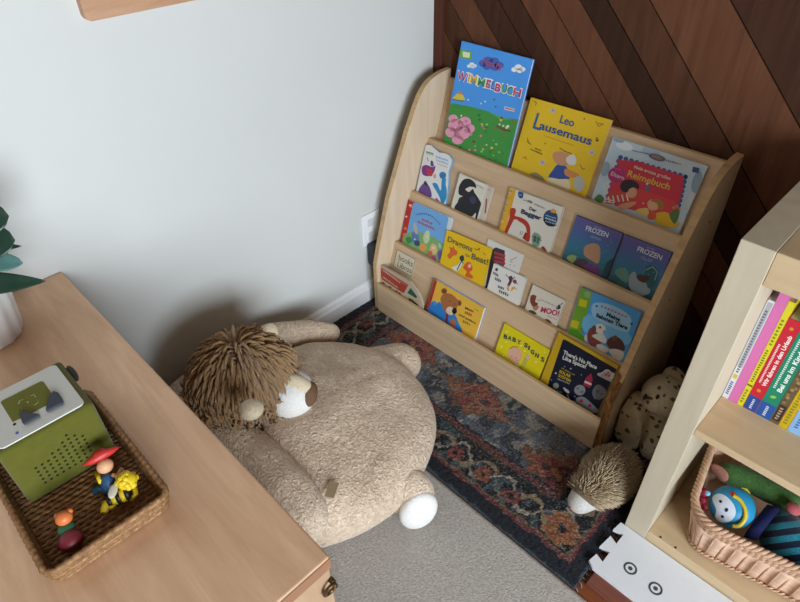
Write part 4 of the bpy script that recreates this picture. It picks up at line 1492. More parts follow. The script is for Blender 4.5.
def plush(name, c1, c2, scale=140, bump=1.0, dist=0.006):
    if name in MATS:
        return MATS[name]
    m = bpy.data.materials.new(name); m.use_nodes = True
    nt = m.node_tree; b = nt.nodes['Principled BSDF']
    b.inputs['Roughness'].default_value = 0.95; b.inputs['Specular IOR Level'].default_value = 0.1
    b.inputs['Sheen Weight'].default_value = 0.25; b.inputs['Sheen Roughness'].default_value = 0.5
    tc = nt.nodes.new('ShaderNodeTexCoord')
    n = nt.nodes.new('ShaderNodeTexNoise'); n.inputs['Scale'].default_value = scale; n.inputs['Detail'].default_value = 3; n.inputs['Distortion'].default_value = 1.2
    n2 = nt.nodes.new('ShaderNodeTexNoise'); n2.inputs['Scale'].default_value = 7; n2.inputs['Detail'].default_value = 3
    nt.links.new(tc.outputs['Object'], n.inputs['Vector']); nt.links.new(tc.outputs['Object'], n2.inputs['Vector'])
    mx = nt.nodes.new('ShaderNodeMath'); mx.operation = 'MULTIPLY_ADD'; mx.inputs[1].default_value = 0.6
    nt.links.new(n.outputs['Fac'], mx.inputs[0])
    m2 = nt.nodes.new('ShaderNodeMath'); m2.operation = 'MULTIPLY'; m2.inputs[1].default_value = 0.4
    nt.links.new(n2.outputs['Fac'], m2.inputs[0]); nt.links.new(m2.outputs[0], mx.inputs[2])
    r = nt.nodes.new('ShaderNodeValToRGB'); r.color_ramp.elements[0].position = .36; r.color_ramp.elements[1].position = .62
    r.color_ramp.elements[0].color = lin(c1); r.color_ramp.elements[1].color = lin(c2)
    nt.links.new(mx.outputs[0], r.inputs['Fac']); nt.links.new(r.outputs['Color'], b.inputs['Base Color'])
    bp = nt.nodes.new('ShaderNodeBump'); bp.inputs['Strength'].default_value = bump; bp.inputs['Distance'].default_value = dist
    nt.links.new(n.outputs['Fac'], bp.inputs['Height']); nt.links.new(bp.outputs['Normal'], b.inputs['Normal'])
    MATS[name] = m
    return m


def strands(pts, seg=3, taper=0.75):
    """many tapered hairs; pts = list of (polyline, radius, material index)"""
    V, F, MI = [], [], []
    for line, rad, mi in pts:
        n = len(line)
        t0 = (line[-1] - line[0]).normalized()
        a = Vector((0, 0, 1)) if abs(t0.z) < .9 else Vector((1, 0, 0))
        u = t0.cross(a).normalized(); w = t0.cross(u)
        base = len(V)
        for i, p in enumerate(line[:-1]):
            rr = rad * (1 - taper * (i / (n - 1)) ** 2)
            for k in range(seg):
                an = 2 * PI * k / seg
                V.append(p + u * (rr * math.cos(an)) + w * (rr * math.sin(an)))
        V.append(line[-1])
        for i in range(n - 2):
            for k in range(seg):
                F.append((base + i * seg + k, base + i * seg + (k + 1) % seg, base + (i + 1) * seg + (k + 1) % seg, base + (i + 1) * seg + k)); MI.append(mi)
        for k in range(seg):
            F.append((base + (n - 2) * seg + k, base + (n - 2) * seg + (k + 1) % seg, len(V) - 1)); MI.append(mi)
    me = bpy.data.meshes.new('strands')
    me.from_pydata([tuple(v) for v in V], [], F)
    me.polygons.foreach_set('material_index', MI)
    for p in me.polygons:
        p.use_smooth = True
    return me


def capsule(mb, pts, rads, n=6, seg=16):
    """chain of overlapping balls along a path, for melting together"""
    P = spline(pts, n)
    rads = [Vector(r) if hasattr(r, '__len__') else Vector((r, r, r)) for r in rads]
    R = []
    for i in range(len(pts) - 1):
        for k in range(n):
            R.append(rads[i] + (rads[i + 1] - rads[i]) * k / n)
    R.append(rads[-1])
    for p, r in zip(P, R):
        if hasattr(r, '__len__'):
            mb.ell(p, r, seg=seg, rings=10)
        else:
            mb.ell(p, (r, r, r), seg=seg, rings=10)


# ---- lion floor cushion ----------------------------------------------------
LO = Vector((0.438, -0.922, 0.0082))
lion = empty('lion_floor_cushion', LO)
tag(lion, 'big round tan plush lion cushion with shaggy brown mane lying on the floor', 'floor cushion')
M_TAN = plush('tan lion plush', (188, 163, 138), (233, 210, 186), 115, 1.0, 0.009)
M_MANE1 = mat('mane brown', (152, 120, 84), 0.85, 0.15, sheen=.2)
M_MANE2 = mat('mane light brown', (168, 138, 104), 0.85, 0.15, sheen=.2)
M_MANE3 = mat('mane dark brown', (124, 96, 68), 0.85, 0.15, sheen=.2)
M_CREAM = plush('cream plush', (208, 190, 158), (226, 212, 184), 160, .7, .004)
M_WPLUSH = plush('white plush', (222, 220, 216), (238, 237, 234), 170, .5, .004)
mb = MB()
cz = 0.118


def w2l(p):
    return Vector(p) - LO


foot1 = at(402, 361, z=.125); foot2 = at(413, 499, z=.095)
mb.ell((-0.004, -0.004, cz), (0.312, 0.330, 0.115), seg=64, rings=32, power=0.62)
mb.ell((-0.02, -0.02, cz + .018), (0.265, 0.275, 0.112), seg=48, rings=24, power=0.8)
mb.ell((-0.27, -0.16, .115), (0.14, 0.15, 0.11), seg=32, rings=16)
for v in mb.bm.verts:
    if v.co.z < 0.001:
        v.co.z = 0.001
me = union(mb, 0.0085, 5, 0.010, 7.0)
from mathutils import noise as NZ
A0, A1 = Vector((-.16, -.16, 0)), Vector((.20, -.235, 0))
for v in me.vertices:
    r = math.hypot(v.co.x, v.co.y)
    if v.co.z > .15 and r < .22:
        v.co.z -= 0.014 * math.exp(-((v.co.x + .02) ** 2 + (v.co.y - .0) ** 2) / .006)
    if v.co.z > .12:
        # the near arm presses a trough into the belly, and small dents
        pa = Vector((v.co.x, v.co.y, 0)) - A0; ba = A1 - A0
        h = max(0, min(1, pa.dot(ba) / ba.dot(ba)))
        d = (pa - ba * h).length
        v.co.z -= 0.030 * math.exp(-(d / .065) ** 2)
        v.co.z -= 0.006 * max(0, NZ.noise(v.co * 22))
    if v.co.z < 0.0006:
        v.co.z = 0.0006
    if v.co.x < -LO.x + .004:
        v.co.x = -LO.x + .004
link_mesh('body', me, M_TAN, lion)


def limb(name, pts, rads, vox=.006, label=None, dents=.004):
    mb = MB(); capsule(mb, pts, rads)
    for v in mb.bm.verts:
        v.co.z = max(v.co.z, .001); v.co.x = max(v.co.x, -LO.x + .004)
    me = union(mb, vox, 4, dents, 14)
    for v in me.vertices:
        v.co.z = max(v.co.z, .0006); v.co.x = max(v.co.x, -LO.x + .003)
    o = link_mesh(name, me, M_TAN, lion)
    if label:
        o['label'] = label
    return o


limb('arm', [w2l(at(px, py, z=z)) for px, py, z in ((238, 350, .20), (272, 338, .185), (304, 332, .178), (330, 333, .168))], [(.05, .05, .05), (.046, .046, .042), (.043, .043, .038), (.032, .032, .030)], label='arm along the wall')
limb('arm', [w2l(at(px, py, z=z)) for px, py, z in ((226, 432, .22), (258, 462, .218), (284, 492, .215), (302, 516, .195))], [.058, .062, .066, .062], label='arm by the cabinet')
limb('foot', [w2l(foot1) + Vector((-.06, -.07, -.012)), w2l(foot1) + Vector((-.004, -.004, -.004)), w2l(foot1) + Vector((.01, -.02, -.01))], [.055, .058, .052], label='foot by the book rack')
limb('foot', [w2l(foot2) * .82 + Vector((0, 0, .01)), w2l(foot2) + Vector((-.022, .006, .004)), w2l(foot2) + Vector((-.004, .010, 0))], [(.05, .05, .06), (.054, .056, .074), (.050, .056, .072)], label='foot by the carpet')
c = w2l(foot2) + Vector((.026, -.008, -.010))
mb = MB(); mb.ell((0, 0, 0), (.030, .050, .064), seg=24, rings=16)
for v in mb.bm.verts:
    v.co = Matrix.Rotation(math.radians(-22), 3, 'Z') @ v.co + c
    v.co.z = max(v.co.z, .001)
o = mb.build('foot_sole', M_WPLUSH, lion); o['label'] = 'white foot sole'
# head
HC = w2l(at(245, 381, z=.29))
FACE = (w2l(at(304, 394, z=.27)) - HC).normalized()
mb = MB(); mb.ell(HC, (.118, .118, .112), seg=32, rings=20)
head = mb.build('head', M_MANE3, lion)
MZ = HC + FACE * .118 + Vector((0, 0, -.012))
side = FACE.cross(Vector((0, 0, 1))).normalized()
upv = side.cross(FACE).normalized()
Rm = Matrix((FACE, -side, upv)).transposed()
mb = MB(); mb.ell(MZ, (.064, .066, .060), Rm, 28, 18)
mz = mb.build('muzzle', M_WPLUSH, lion); mz['label'] = 'white cheeks'
mb = MB(); mb.ell(MZ + FACE * .0 + upv * .014, (.0662, .036, .054), Rm, 28, 18)
mb.build('nose_bridge', M_CREAM, mz)
mb = MB(); mb.ell(MZ + FACE * .050 + upv * .014, (.0195, .034, .032), Rm, 20, 14)
mb.build('nose', mat('brown nose felt', (112, 84, 66), .9, .1, .1, 90, .3, 300), mz)
for s in (-1, 1):
    mb = MB(); mb.ell(HC + FACE * .108 + side * (.042 * s) + upv * .055, (.007, .007, .007), None, 12, 8)
    mb.build('eye', M_BLACK, head)
ears = []
for px, py, z in ((267, 337, .375), (251, 409, .405)):
    e = w2l(at(px, py, z=z)); ears.append(e)
    d = (e - HC).normalized()
    Re = d.to_track_quat('Z', 'Y').to_matrix()
    mb = MB(); mb.ell(e + d * .004, (.027, .022, .034), Re, 18, 12)
    mb.build('ear', M_CREAM, lion)
crown = (HC + Vector((-.02, .01, .12)) - HC).normalized()
hr = random.Random(11)
hairs = []
GA = PI * (3 - math.sqrt(5))
NH = 3000
for i in range(NH):
    z = 1 - 2 * (i + .5) / NH
    rr_ = math.sqrt(1 - z * z); th = i * GA
    n = Vector((rr_ * math.cos(th), rr_ * math.sin(th), z))
    if n.dot(FACE) > .80 or n.z < -.8:
        continue
    p = HC + Vector((n.x * .118, n.y * .118, n.z * .112))
    if any((p - e).length < .036 for e in ears):
        continue
    tang = n - crown * n.dot(crown)
    tang = (tang - n * tang.dot(n))
    if tang.length < .05:
        tang = Vector((hr.uniform(-1, 1), hr.uniform(-1, 1), 0))
    tang.normalize()
    jit = Vector((hr.uniform(-1, 1), hr.uniform(-1, 1), hr.uniform(-1, 1))) * .34
    d = (tang * .9 + n * .62 + jit).normalized()
    Ln = hr.uniform(.05, .068)
    if n.dot(FACE) > .6:
        Ln *= .75
    d2 = (d * .7 + tang * .6 - n * .35 + Vector((0, 0, -.4)) - jit * .6).normalized()
    q1 = p + d * (Ln * .5); q2 = q1 + d2 * (Ln * .5)
    lowest = 0.23 - LO.z if False else 0.02
    hairs.append(([p - n * .004, p + d * (Ln * .3) + n * .003, q1, q1 + (d * .5 + d2).normalized() * Ln * .25, q2], hr.uniform(.0032, .0050), hr.choice((0, 0, 1, 1, 2))))
link_mesh('mane', strands(hairs, 4, .45), [M_MANE1, M_MANE2, M_MANE3], lion)
# sewn label and crease on the belly
tg = w2l(at(332, 490, z=.226))
b = MB(); b.box(-.011, .011, -.02, .02, -.0008, .0008, 0, Matrix.Translation(tg + Vector((0, 0, .002))) @ Matrix.Rotation(math.radians(32), 4, 'Z'))
o = b.build('sewn_label', mat('olive tan ribbon', (158, 138, 108), .8), lion)

# ---- hedgehog ---------------------------------------------------------------
HO = Vector((1.046, -0.458, 0.0112))
hed = empty('plush_hedgehog', HO)
tag(hed, 'small grey-brown plush hedgehog with pale snout on the rug by the bookcase', 'plush toy')
M_HSK = plush('hedgehog underfur', (94, 78, 60), (124, 106, 82), 160, .8, .004)
mb = MB()
mb.ell((0, .0, .062), (.064, .088, .062), seg=32, rings=20)
mb.ell((-.014, -.062, .048), (.046, .05, .046), seg=24, rings=16)
for v in mb.bm.verts:
    v.co.z = max(v.co.z, .001)
me = union(mb, .005, 3)
link_mesh('body', me, M_HSK, hed)
NOSE = w2 = at(574, 506, z=.042) - HO
fdir = (NOSE - Vector((-.014, -.05, .05))).normalized()
mb = MB(); capsule(mb, [Vector((-.012, -.07, .040)), Vector((-.012, -.07, .036)).lerp(NOSE, .6), NOSE - fdir * .006], [.040, .031, .014])
for v in mb.bm.verts:
    v.co.z = max(v.co.z, .001)
sn = link_mesh('snout', union(mb, .004, 4), plush('hedgehog face', (178, 174, 170), (206, 203, 200), 200, .5, .003), hed)
mb = MB(); mb.ell(NOSE + fdir * .005, (.0075, .0075, .0065), None, 14, 10)
mb.build('nose', mat('pink plush nose', (196, 150, 136), .8), sn)
for s in (-1, 1):
    sd = fdir.cross(Vector((0, 0, 1))).normalized()
    mb = MB(); mb.ell(Vector((-.014, -.07, .044)).lerp(NOSE, .35) + sd * (.024 * s) + Vector((0, 0, .02)), (.004, .004, .004), None, 10, 8)
    mb.build('eye', M_BLACK, sn)
quills = []
from mathutils.bvhtree import BVHTree
me_b = me
tree = None
bmq = bmesh.new(); bmq.from_mesh(me)
tree = BVHTree.FromBMesh(bmq)
cq = Vector((-.003, -.015, .055))
NQ = 2600
for i in range(NQ):
    z = 1 - 2 * (i + .5) / NQ
    rr_ = math.sqrt(1 - z * z); th = i * GA
    n = Vector((rr_ * math.cos(th), rr_ * math.sin(th), z))
    loc, nor, _, _ = tree.ray_cast(cq + n * .4, -n)
    if loc is None or loc.z < .022:
        continue
    if (loc - NOSE).length < .046:
        continue
    back = Vector((.25, .8, .1))
    tang = back - nor * back.dot(nor)
    jit = Vector((hr.uniform(-1, 1), hr.uniform(-1, 1), hr.uniform(-1, 1))) * .3
    d = (nor * .55 + tang * .95 + jit).normalized()
    Ln = hr.uniform(.014, .022)
    q1 = loc + d * Ln * .6
    quills.append(([loc - nor * .002, q1, q1 + (d + Vector((0, 0, -.3))).normalized() * Ln * .4], hr.uniform(.0010, .0016), hr.choice((2, 2, 0, 3)) if (loc - NOSE).length < .085 else hr.choice((0, 0, 1, 2))))
bmq.free()
link_mesh('quills', strands(quills), [mat('quill beige', (186, 166, 136), .8, .15), mat('quill brown', (122, 102, 76), .8, .15), mat('quill cream', (214, 204, 184), .8, .15), mat('quill grey', (150, 146, 140), .8, .15)], hed)

# ---- spotted plush dog in the gap -------------------------------------------
DO = Vector((1.055, -0.20, 0.0112))
dog = empty('spotted_plush_dog', DO)
tag(dog, 'cream plush dog with small brown spots wedged between book rack and bookcase', 'plush toy')
m = plush('cream spotted plush', (190, 176, 146), (210, 198, 170), 150, .6, .004)
nt = m.node_tree
bsd = nt.nodes['Principled BSDF']
src = bsd.inputs['Base Color'].links[0].from_socket
tc = nt.nodes.new('ShaderNodeTexCoord')
vo = nt.nodes.new('ShaderNodeTexVoronoi'); vo.inputs['Scale'].default_value = 52; vo.inputs['Randomness'].default_value = 1.0
nzv = nt.nodes.new('ShaderNodeTexNoise'); nzv.inputs['Scale'].default_value = 30; nt.links.new(tc.outputs['Object'], nzv.inputs['Vector'])
mxv = nt.nodes.new('ShaderNodeMix'); mxv.data_type = 'RGBA'; mxv.inputs[0].default_value = .02; nt.links.new(tc.outputs['Object'], mxv.inputs[6]); nt.links.new(nzv.outputs['Color'], mxv.inputs[7])
nt.links.new(mxv.outputs[2], vo.inputs['Vector'])
lt = nt.nodes.new('ShaderNodeMath'); lt.operation = 'LESS_THAN'; lt.inputs[1].default_value = 0.32
nt.links.new(vo.outputs['Distance'], lt.inputs[0])
sx = nt.nodes.new('ShaderNodeSeparateColor'); nt.links.new(vo.outputs['Color'], sx.inputs[0])
g2_ = nt.nodes.new('ShaderNodeMath'); g2_.operation = 'GREATER_THAN'; g2_.inputs[1].default_value = 0.35
nt.links.new(sx.outputs[0], g2_.inputs[0])
ml = nt.nodes.new('ShaderNodeMath'); ml.operation = 'MULTIPLY'; nt.links.new(lt.outputs[0], ml.inputs[0]); nt.links.new(g2_.outputs[0], ml.inputs[1])
mixn = nt.nodes.new('ShaderNodeMix'); mixn.data_type = 'RGBA'
nt.links.new(ml.outputs[0], mixn.inputs[0]); nt.links.new(src, mixn.inputs[6]); mixn.inputs[7].default_value = lin('6a5240')
nt.links.new(mixn.outputs[2], bsd.inputs['Base Color'])
dl = lambda px, py, z: at(px, py, z=z) - DO
mb = MB()
capsule(mb, [dl(622, 445, .06), dl(626, 425, .11), dl(637, 404, .16)], [.042, .044, .036])
capsule(mb, [dl(656, 445, .05), dl(656, 425, .10), dl(660, 408, .15)], [.046, .046, .04])
mb.ell((0.0, .06, .08), (.066, .09, .075), seg=24, rings=16)
hd = dl(664, 395, .215)
mb.ell(hd, (.056, .060, .052), seg=28, rings=18)
mz_ = dl(656, 402, .215)
mb.ell(mz_, (.030, .032, .026), seg=20, rings=14)
for v in mb.bm.verts:
    v.co.x = max(-.076, min(.074, v.co.x)); v.co.z = max(.001, v.co.z); v.co.y = max(-.115, v.co.y)
link_mesh('body', union(mb, .0042, 2, .003, 20), m, dog)
for px, py, z, rr_ in ((657.5, 397, .245, .0055), (645, 397, .235, .0065)):
    mb = MB(); mb.ell(dl(px, py, z), (rr_ * .8, rr_, rr_ * 1.5), None, 12, 8)
    mb.build('eye', mat('dark brown bead', (40, 28, 22), .35, .5), dog)
mb = MB(); mb.ell(dl(674, 378, .25), (.03, .034, .012), (.3, .2, .4), 18, 10)
mb.build('ear', m, dog)
# ------------------------------------------------------------------ audio box
AX0, AX1, AY0, AY1, AZ0, AZ1 = 0.460, 0.589, -1.513, -1.380, 0.6222, 0.7385
ab = empty('green_audio_box', ((AX0 + AX1) / 2, (AY0 + AY1) / 2, AZ0))
tag(ab, 'olive green cube audio player with white top standing in the wicker tray', 'speaker')
T = Matrix.Translation(-ab.location)
M_GREEN = mat('olive felt', (88, 88, 28), 0.9, 0.15, 0.06, 60, 0.25, 500, sheen=.2)
b = MB(); b.box(AX0, AX1, AY0, AY1, AZ0, AZ1, 0.006, T, 4)
b.build('case', M_GREEN, ab, smooth=False)
H_ = AZ1 - AZ0
zt = AZ1 + .0022
Zb = crop(0, 340, 6.02)


def topx(u, v, z=zt):
    p = at(*Zb(u, v), z=z) - ab.location
    return (p.x, p.y)


hx_, hy_ = (AX1 - AX0) / 2, (AY1 - AY0) / 2
b = MB(); b.prism(rrect(-hx_ + .007, hx_ - .007, -hy_ + .007, hy_ - .009, .008), H_ - .001, H_ + .0022)
tp = b.build('top_plate', mat('white plastic plate', (206, 206, 200), .45, .4), ab)
b = MB(); b.prism([topx(*q) for q in ((4, 378), (14, 366), (246, 250), (262, 252), (318, 330), (310, 380), (110, 480), (76, 494))], H_ + .0022, H_ + .0027)
b.build('green_pad', mat('olive pad', (110, 110, 44), .8), tp)
b = MB()
for seg_ in (((112, 384), (118, 366), (140, 356)), ((184, 336), (206, 328), (216, 344)), ((222, 358), (230, 376), (206, 392)), ((166, 410), (140, 424), (124, 404)), ((160, 376), (176, 368)), ((164, 368), (172, 378))):
    P_ = [Vector((*topx(*q, z=zt + .0006), H_ + .0029)) for q in seg_]
    b.tube(P_, .0008, 5)
b.build('pad_marking', mat('pale green print', (150, 150, 96), .7), tp)
M_EAR = mat('slate rubber', (70, 74, 84), .7)
for tri in ([(320, 306), (352, 316), (384, 372), (374, 384), (282, 430), (274, 424), (290, 350)], [(118, 436), (150, 432), (238, 446), (240, 456), (150, 506), (136, 502), (120, 460)]):
    b = MB(); b.prism([topx(*p, z=zt + .004) for p in tri], H_ + .0022, H_ + .0075)
    bmesh.ops.bevel(b.bm, geom=list(b.bm.edges), offset=.0012, segments=2, affect='EDGES')
    b.build('ear_button', M_EAR, ab)
b = MB(); b.prism(circ(*topx(88, 508), .0022, n=12), H_ + .0020, H_ + .0026); b.build('microphone_hole', M_BLACK, tp)
b = MB(); b.prism(circ(*topx(104, 560), .0022, n=12), H_ + .0020, H_ + .0028); b.build('indicator_light', mat('blue indicator', (60, 90, 170), .4), tp)
b = MB()
hts = [5, 5, 5, 5.6, 6.2, 7.2, 8.2, 7.0, 6.0]
MYZo = Matrix(((0, 0, 1, 0), (1, 0, 0, 0), (0, 1, 0, 0), (0, 0, 0, 1)))
for c_ in range(9):
    y = -.0365 + c_ * .0088
    for r_ in range(int(hts[c_] + .5)):
        z = .026 + r_ * .0088
        b.prism(circ(y, z, .0021, n=10), AX1 - ab.location.x - .0004, AX1 - ab.location.x + .0004, M=MYZo)
b.build('speaker_grille', mat('dark grille hole', (30, 32, 14), .9), ab)
q_ = at(72.5, 373.5, y=AY1 + .004) - ab.location
b = MB(); b.ell(q_, (.0165, .006, .009), (0, .25, 0), 20, 12)
b.build('side_tab', mat('dark tab', (52, 48, 44), .6), ab)

# ------------------------------------------------------------------ wicker tray
TX0, TX1, TY0, TY1 = 0.446, 0.735, -1.536, -1.362
tz = DZ + .0004
tray = empty('wicker_tray', ((TX0 + TX1) / 2, (TY0 + TY1) / 2, tz))
tag(tray, 'rectangular brown wicker tray holding the green audio box and toy figures', 'tray')
M_WICK = wood('brown wicker', (112, 78, 48), (176, 136, 92), (30, 30, 30), .6, .25, 6, c3=(144, 106, 70))
M_WICKD = wood('dark wicker', (96, 66, 42), (150, 112, 74), (30, 30, 30), .6, .25, 6)
hx, hy = (TX1 - TX0) / 2, (TY1 - TY0) / 2
b = MB()
n = 32
for i in range(n):
    x = -hx + .010 + (2 * hx - .020) * i / (n - 1)
    L_ = 44
    b.mi = i % 2
    pts = [(x + .0012 * math.sin(k * 1.57 + i * PI), -hy + .008 + (2 * hy - .016) * k / L_, .0052) for k in range(L_ + 1)]
    b.tube(pts, [.0046 + .0007 * math.cos(k * 1.57 + i * PI) for k in range(L_ + 1)], 6)
b.build('woven_base', [M_WICK, M_WICKD], tray)
b = MB()
for r_ in range(5):
    z = .006 + r_ * .0072
    fl = r_ * .0012
    loop = rrect(-hx + .006 - fl, hx - .006 + fl, -hy + .006 - fl, hy - .006 + fl, .014, 6)
    # resample
    P = [Vector((*p, z)) for p in loop] + [Vector((*loop[0], z))]
    Q = []
    for i in range(len(P) - 1):
        d = (P[i + 1] - P[i]); m_ = max(1, int(d.length / .0035))
        for k in range(m_):
            Q.append(P[i] + d * (k / m_))
    Q.append(P[0])
    b.mi = r_ % 2
    b.tube(Q, [.0047 + .0006 * math.cos(k * 1.9 + r_ * PI) for k in range(len(Q))], 6, caps=False)
b.build('woven_wall', [M_WICK, M_WICKD], tray)

# ------------------------------------------------------------------ toy figures
FZ = tz + .0122


def fig_part(parent, name, shapes, material):
    mb = MB()
    for kind, *a in shapes:
        if kind == 'e':
            mb.ell(a[0], a[1], a[2] if len(a) > 2 else None, 16, 10)
        elif kind == 't':
            mb.tube(a[0], a[1], 8)
    return mb.build(name, material, parent)


def mk(name, col, r=.45):
    return mat(name, col, r, .4)


# figure with wide red hat and blue dress, leaning on the box
fa = at(108, 488, z=FZ + .01)
f1 = empty('toy_figure', (fa.x, fa.y, FZ))
tag(f1, 'toy figure with wide red hat and blue dress in the wicker tray', 'toy figure', 'toy figures in the tray')
loc = lambda px, py, z: at(px, py, z=z) - f1.location
M_SKIN = mk('toy skin', (214, 160, 120)); M_BLUE = mk('toy blue', (40, 74, 110)); M_RED = mk('toy red', (186, 48, 44)); M_YEL = mk('toy yellow', (214, 184, 30)); M_BLK = mk('toy black', (30, 28, 26)); M_WING = mk('toy white', (206, 204, 190))
bd = loc(108, 481, FZ + .022)
fig_part(f1, 'dress', [('t', [bd + Vector((.004, 0, -.020)), bd, bd + Vector((-.003, 0, .012))], [.014, .012, .006])], M_BLUE)
hd_ = loc(105, 466, FZ + .04)
hdo = fig_part(f1, 'head', [('e', hd_, (.011, .012, .011))], M_SKIN)
hl, hr_ = loc(82, 466, FZ + .05), loc(119, 447, FZ + .05)
hm = (hl + hr_) / 2
dv = (hr_ - hl)
fig_part(f1, 'hat', [('t', [hl, hl.lerp(hr_, .2), hm + Vector((0, 0, .002)), hl.lerp(hr_, .82), hr_], [.001, .005, .009, .005, .0012]), ('e', hm + Vector((-.002, 0, .004)), (.009, .011, .006))], M_RED)
fig_part(f1, 'arm', [('t', [bd + Vector((0, .008, .006)), loc(117, 476, FZ + .026), loc(122, 469, FZ + .024)], [.004, .0034, .0038])], M_SKIN)
fig_part(f1, 'arm', [('t', [bd + Vector((0, -.008, .006)), loc(97, 473, FZ + .026)], [.004, .0045])], M_YEL)
fig_part(f1, 'legs', [('t', [bd + Vector((.004, -.004, -.018)), loc(101, 488, FZ + .008), loc(94, 491, FZ + .006)], [.006, .005, .007])], mk('toy dark teal', (32, 66, 82)))
# bee figure
fb = at(122, 492, z=FZ + .01)
f2 = empty('toy_figure', (fb.x, fb.y, FZ))
tag(f2, 'yellow and black striped toy bee figure with white wing in the tray', 'toy figure', 'toy figures in the tray')
loc = lambda px, py, z: at(px, py, z=z) - f2.location
h0 = loc(127, 481, FZ + .028)
hh = [('e', h0, (.014, .0145, .013))]
rr = random.Random(2)
for k in range(26):
    a_, z_ = rr.uniform(0, 2 * PI), rr.uniform(-.3, 1)
    r_ = math.sqrt(max(0, 1 - z_ * z_))
    hh.append(('e', h0 + Vector((r_ * math.cos(a_) * .012, r_ * math.sin(a_) * .0125, z_ * .011)), (.0048, .0048, .0048)))
fig_part(f2, 'hair', hh, M_YEL)
b1, b2 = loc(117, 489, FZ + .014), loc(127, 501, FZ + .014)
b1, b2 = loc(130, 492, FZ + .016), loc(108, 502, FZ + .013)
for k in range(5):
    c0, c1 = b1.lerp(b2, k / 5), b1.lerp(b2, (k + 1) / 5)
    fig_part(f2, 'body_stripe', [('t', [c0, c1], [.0115 - abs(k - 1.5) * .0012, .0115 - abs(k - .5) * .0012])], M_YEL if k % 2 else M_BLK)
fig_part(f2, 'wing', [('e', loc(113, 491, FZ + .028), (.006, .0125, .0018), (0, .3, .9))], M_WING)
fig_part(f2, 'arm', [('t', [loc(134, 486, FZ + .018), loc(136, 494, FZ + .012), loc(131, 500, FZ + .006)], [.004, .004, .0046])], M_YEL)
fig_part(f2, 'foot', [('t', [loc(108, 502, FZ + .010), loc(106, 507, FZ + .008), loc(104, 513, FZ + .006)], [.0075, .0065, .0055])], M_YEL)
fig_part(f2, 'foot', [('t', [loc(108, 502, FZ + .009), loc(114, 508, FZ + .006)], [.006, .005])], M_YEL)
# figure lying with orange head
fc = at(69, 536, z=FZ + .01)
f3 = empty('toy_figure', (fc.x, fc.y, FZ))
tag(f3, 'toy figure with orange head, green collar and dark red body in tray corner', 'toy figure', 'toy figures in the tray')
loc = lambda px, py, z: at(px, py, z=z) - f3.location
fig_part(f3, 'body', [('e', loc(71, 540, FZ + .014), (.016, .0165, .0138)), ('e', loc(62, 545, FZ + .008), (.008, .007, .0065))], mk('toy burgundy', (112, 34, 44)))
fig_part(f3, 'collar', [('e', loc(66, 528, FZ + .022), (.0105, .0115, .006))], mk('toy green', (44, 96, 66)))
fig_part(f3, 'head', [('e', loc(64, 518, FZ + .031), (.0105, .0115, .010)), ('e', loc(57, 516, FZ + .033), (.005, .004, .004)), ('e', loc(70, 511, FZ + .034), (.004, .004, .004))], mk('toy orange', (206, 112, 58)))

# ------------------------------------------------------------------ potted plant
PC = Vector((0.128, -1.432, DZ + .0005))
pl = empty('potted_plant', PC)
tag(pl, 'potted plant with dark green oval leaves in fluted white pot on the cabinet', 'plant')
b = MB()
b.lathe([(.0, 0.0), (.052, 0.0), (.056, .004), (.060, .03), (.064, .07), (.067, .115), (.064, .116), (.061, .108), (.05, .1), (0, .1)], seg=96, wave=.022, nwave=14)
b.build('pot', mat('white glazed pot', (214, 212, 210), .35, .5), pl)
b = MB(); b.lathe([(0, .1005), (.056, .1005), (.05, .104), (0, .105)], seg=32)
b.build('soil', mat('dark soil', (52, 40, 32), .95, .1, .3, 80, 1, 120), pl)
M_LEAF = mat('dark glossy leaf', (30, 58, 46), .35, .5, .18, 25)
M_LEAFL = mat('blue green leaf', (78, 118, 112), .35, .5, .12, 25)
M_STEM = mat('green stem', (70, 88, 56), .6)
stem_top = Vector((-.005, 0.01, .28))
b = MB(); b.tube(spline([Vector((0, 0, .1)), Vector((.004, .004, .18)), stem_top], 6), .006, 8)
b.build('stem', M_STEM, pl)


def leaf(base, tip, wd, droop, material, up=Vector((.8, .0, .5)), fold=.12, blunt=False):
    base, tip = Vector(base), Vector(tip)
    d = tip - base
    L_ = d.length; ex = d.normalized()
    sd = ex.cross(up).normalized()
    nn_ = sd.cross(ex).normalized()
    N_, K = 24, 4
    b = MB(); grid = []
    for i in range(N_ + 1):
        s = i / N_
        w_ = wd * max(0.0, math.sin(PI * min(1, s ** (1.5 if blunt else .85)))) ** (.55 if blunt else .8)
        c = base + ex * (L_ * s) + nn_ * (droop * math.sin(PI * s))
        grid.append([b.bm.verts.new(c + sd * (w_ * k / K) + nn_ * (fold * w_ * abs(k / K))) for k in range(-K, K + 1)])
    for i in range(N_):
        for k in range(2 * K):
            try:
                b.bm.faces.new((grid[i][k], grid[i + 1][k], grid[i + 1][k + 1], grid[i][k + 1])).smooth = True
            except ValueError:
                pass
    bmesh.ops.remove_doubles(b.bm, verts=list(b.bm.verts), dist=1e-6)
    o = b.build('leaf', material, pl)
    s_ = o.modifiers.new('thickness', 'SOLIDIFY'); s_.thickness = .0009
    return o


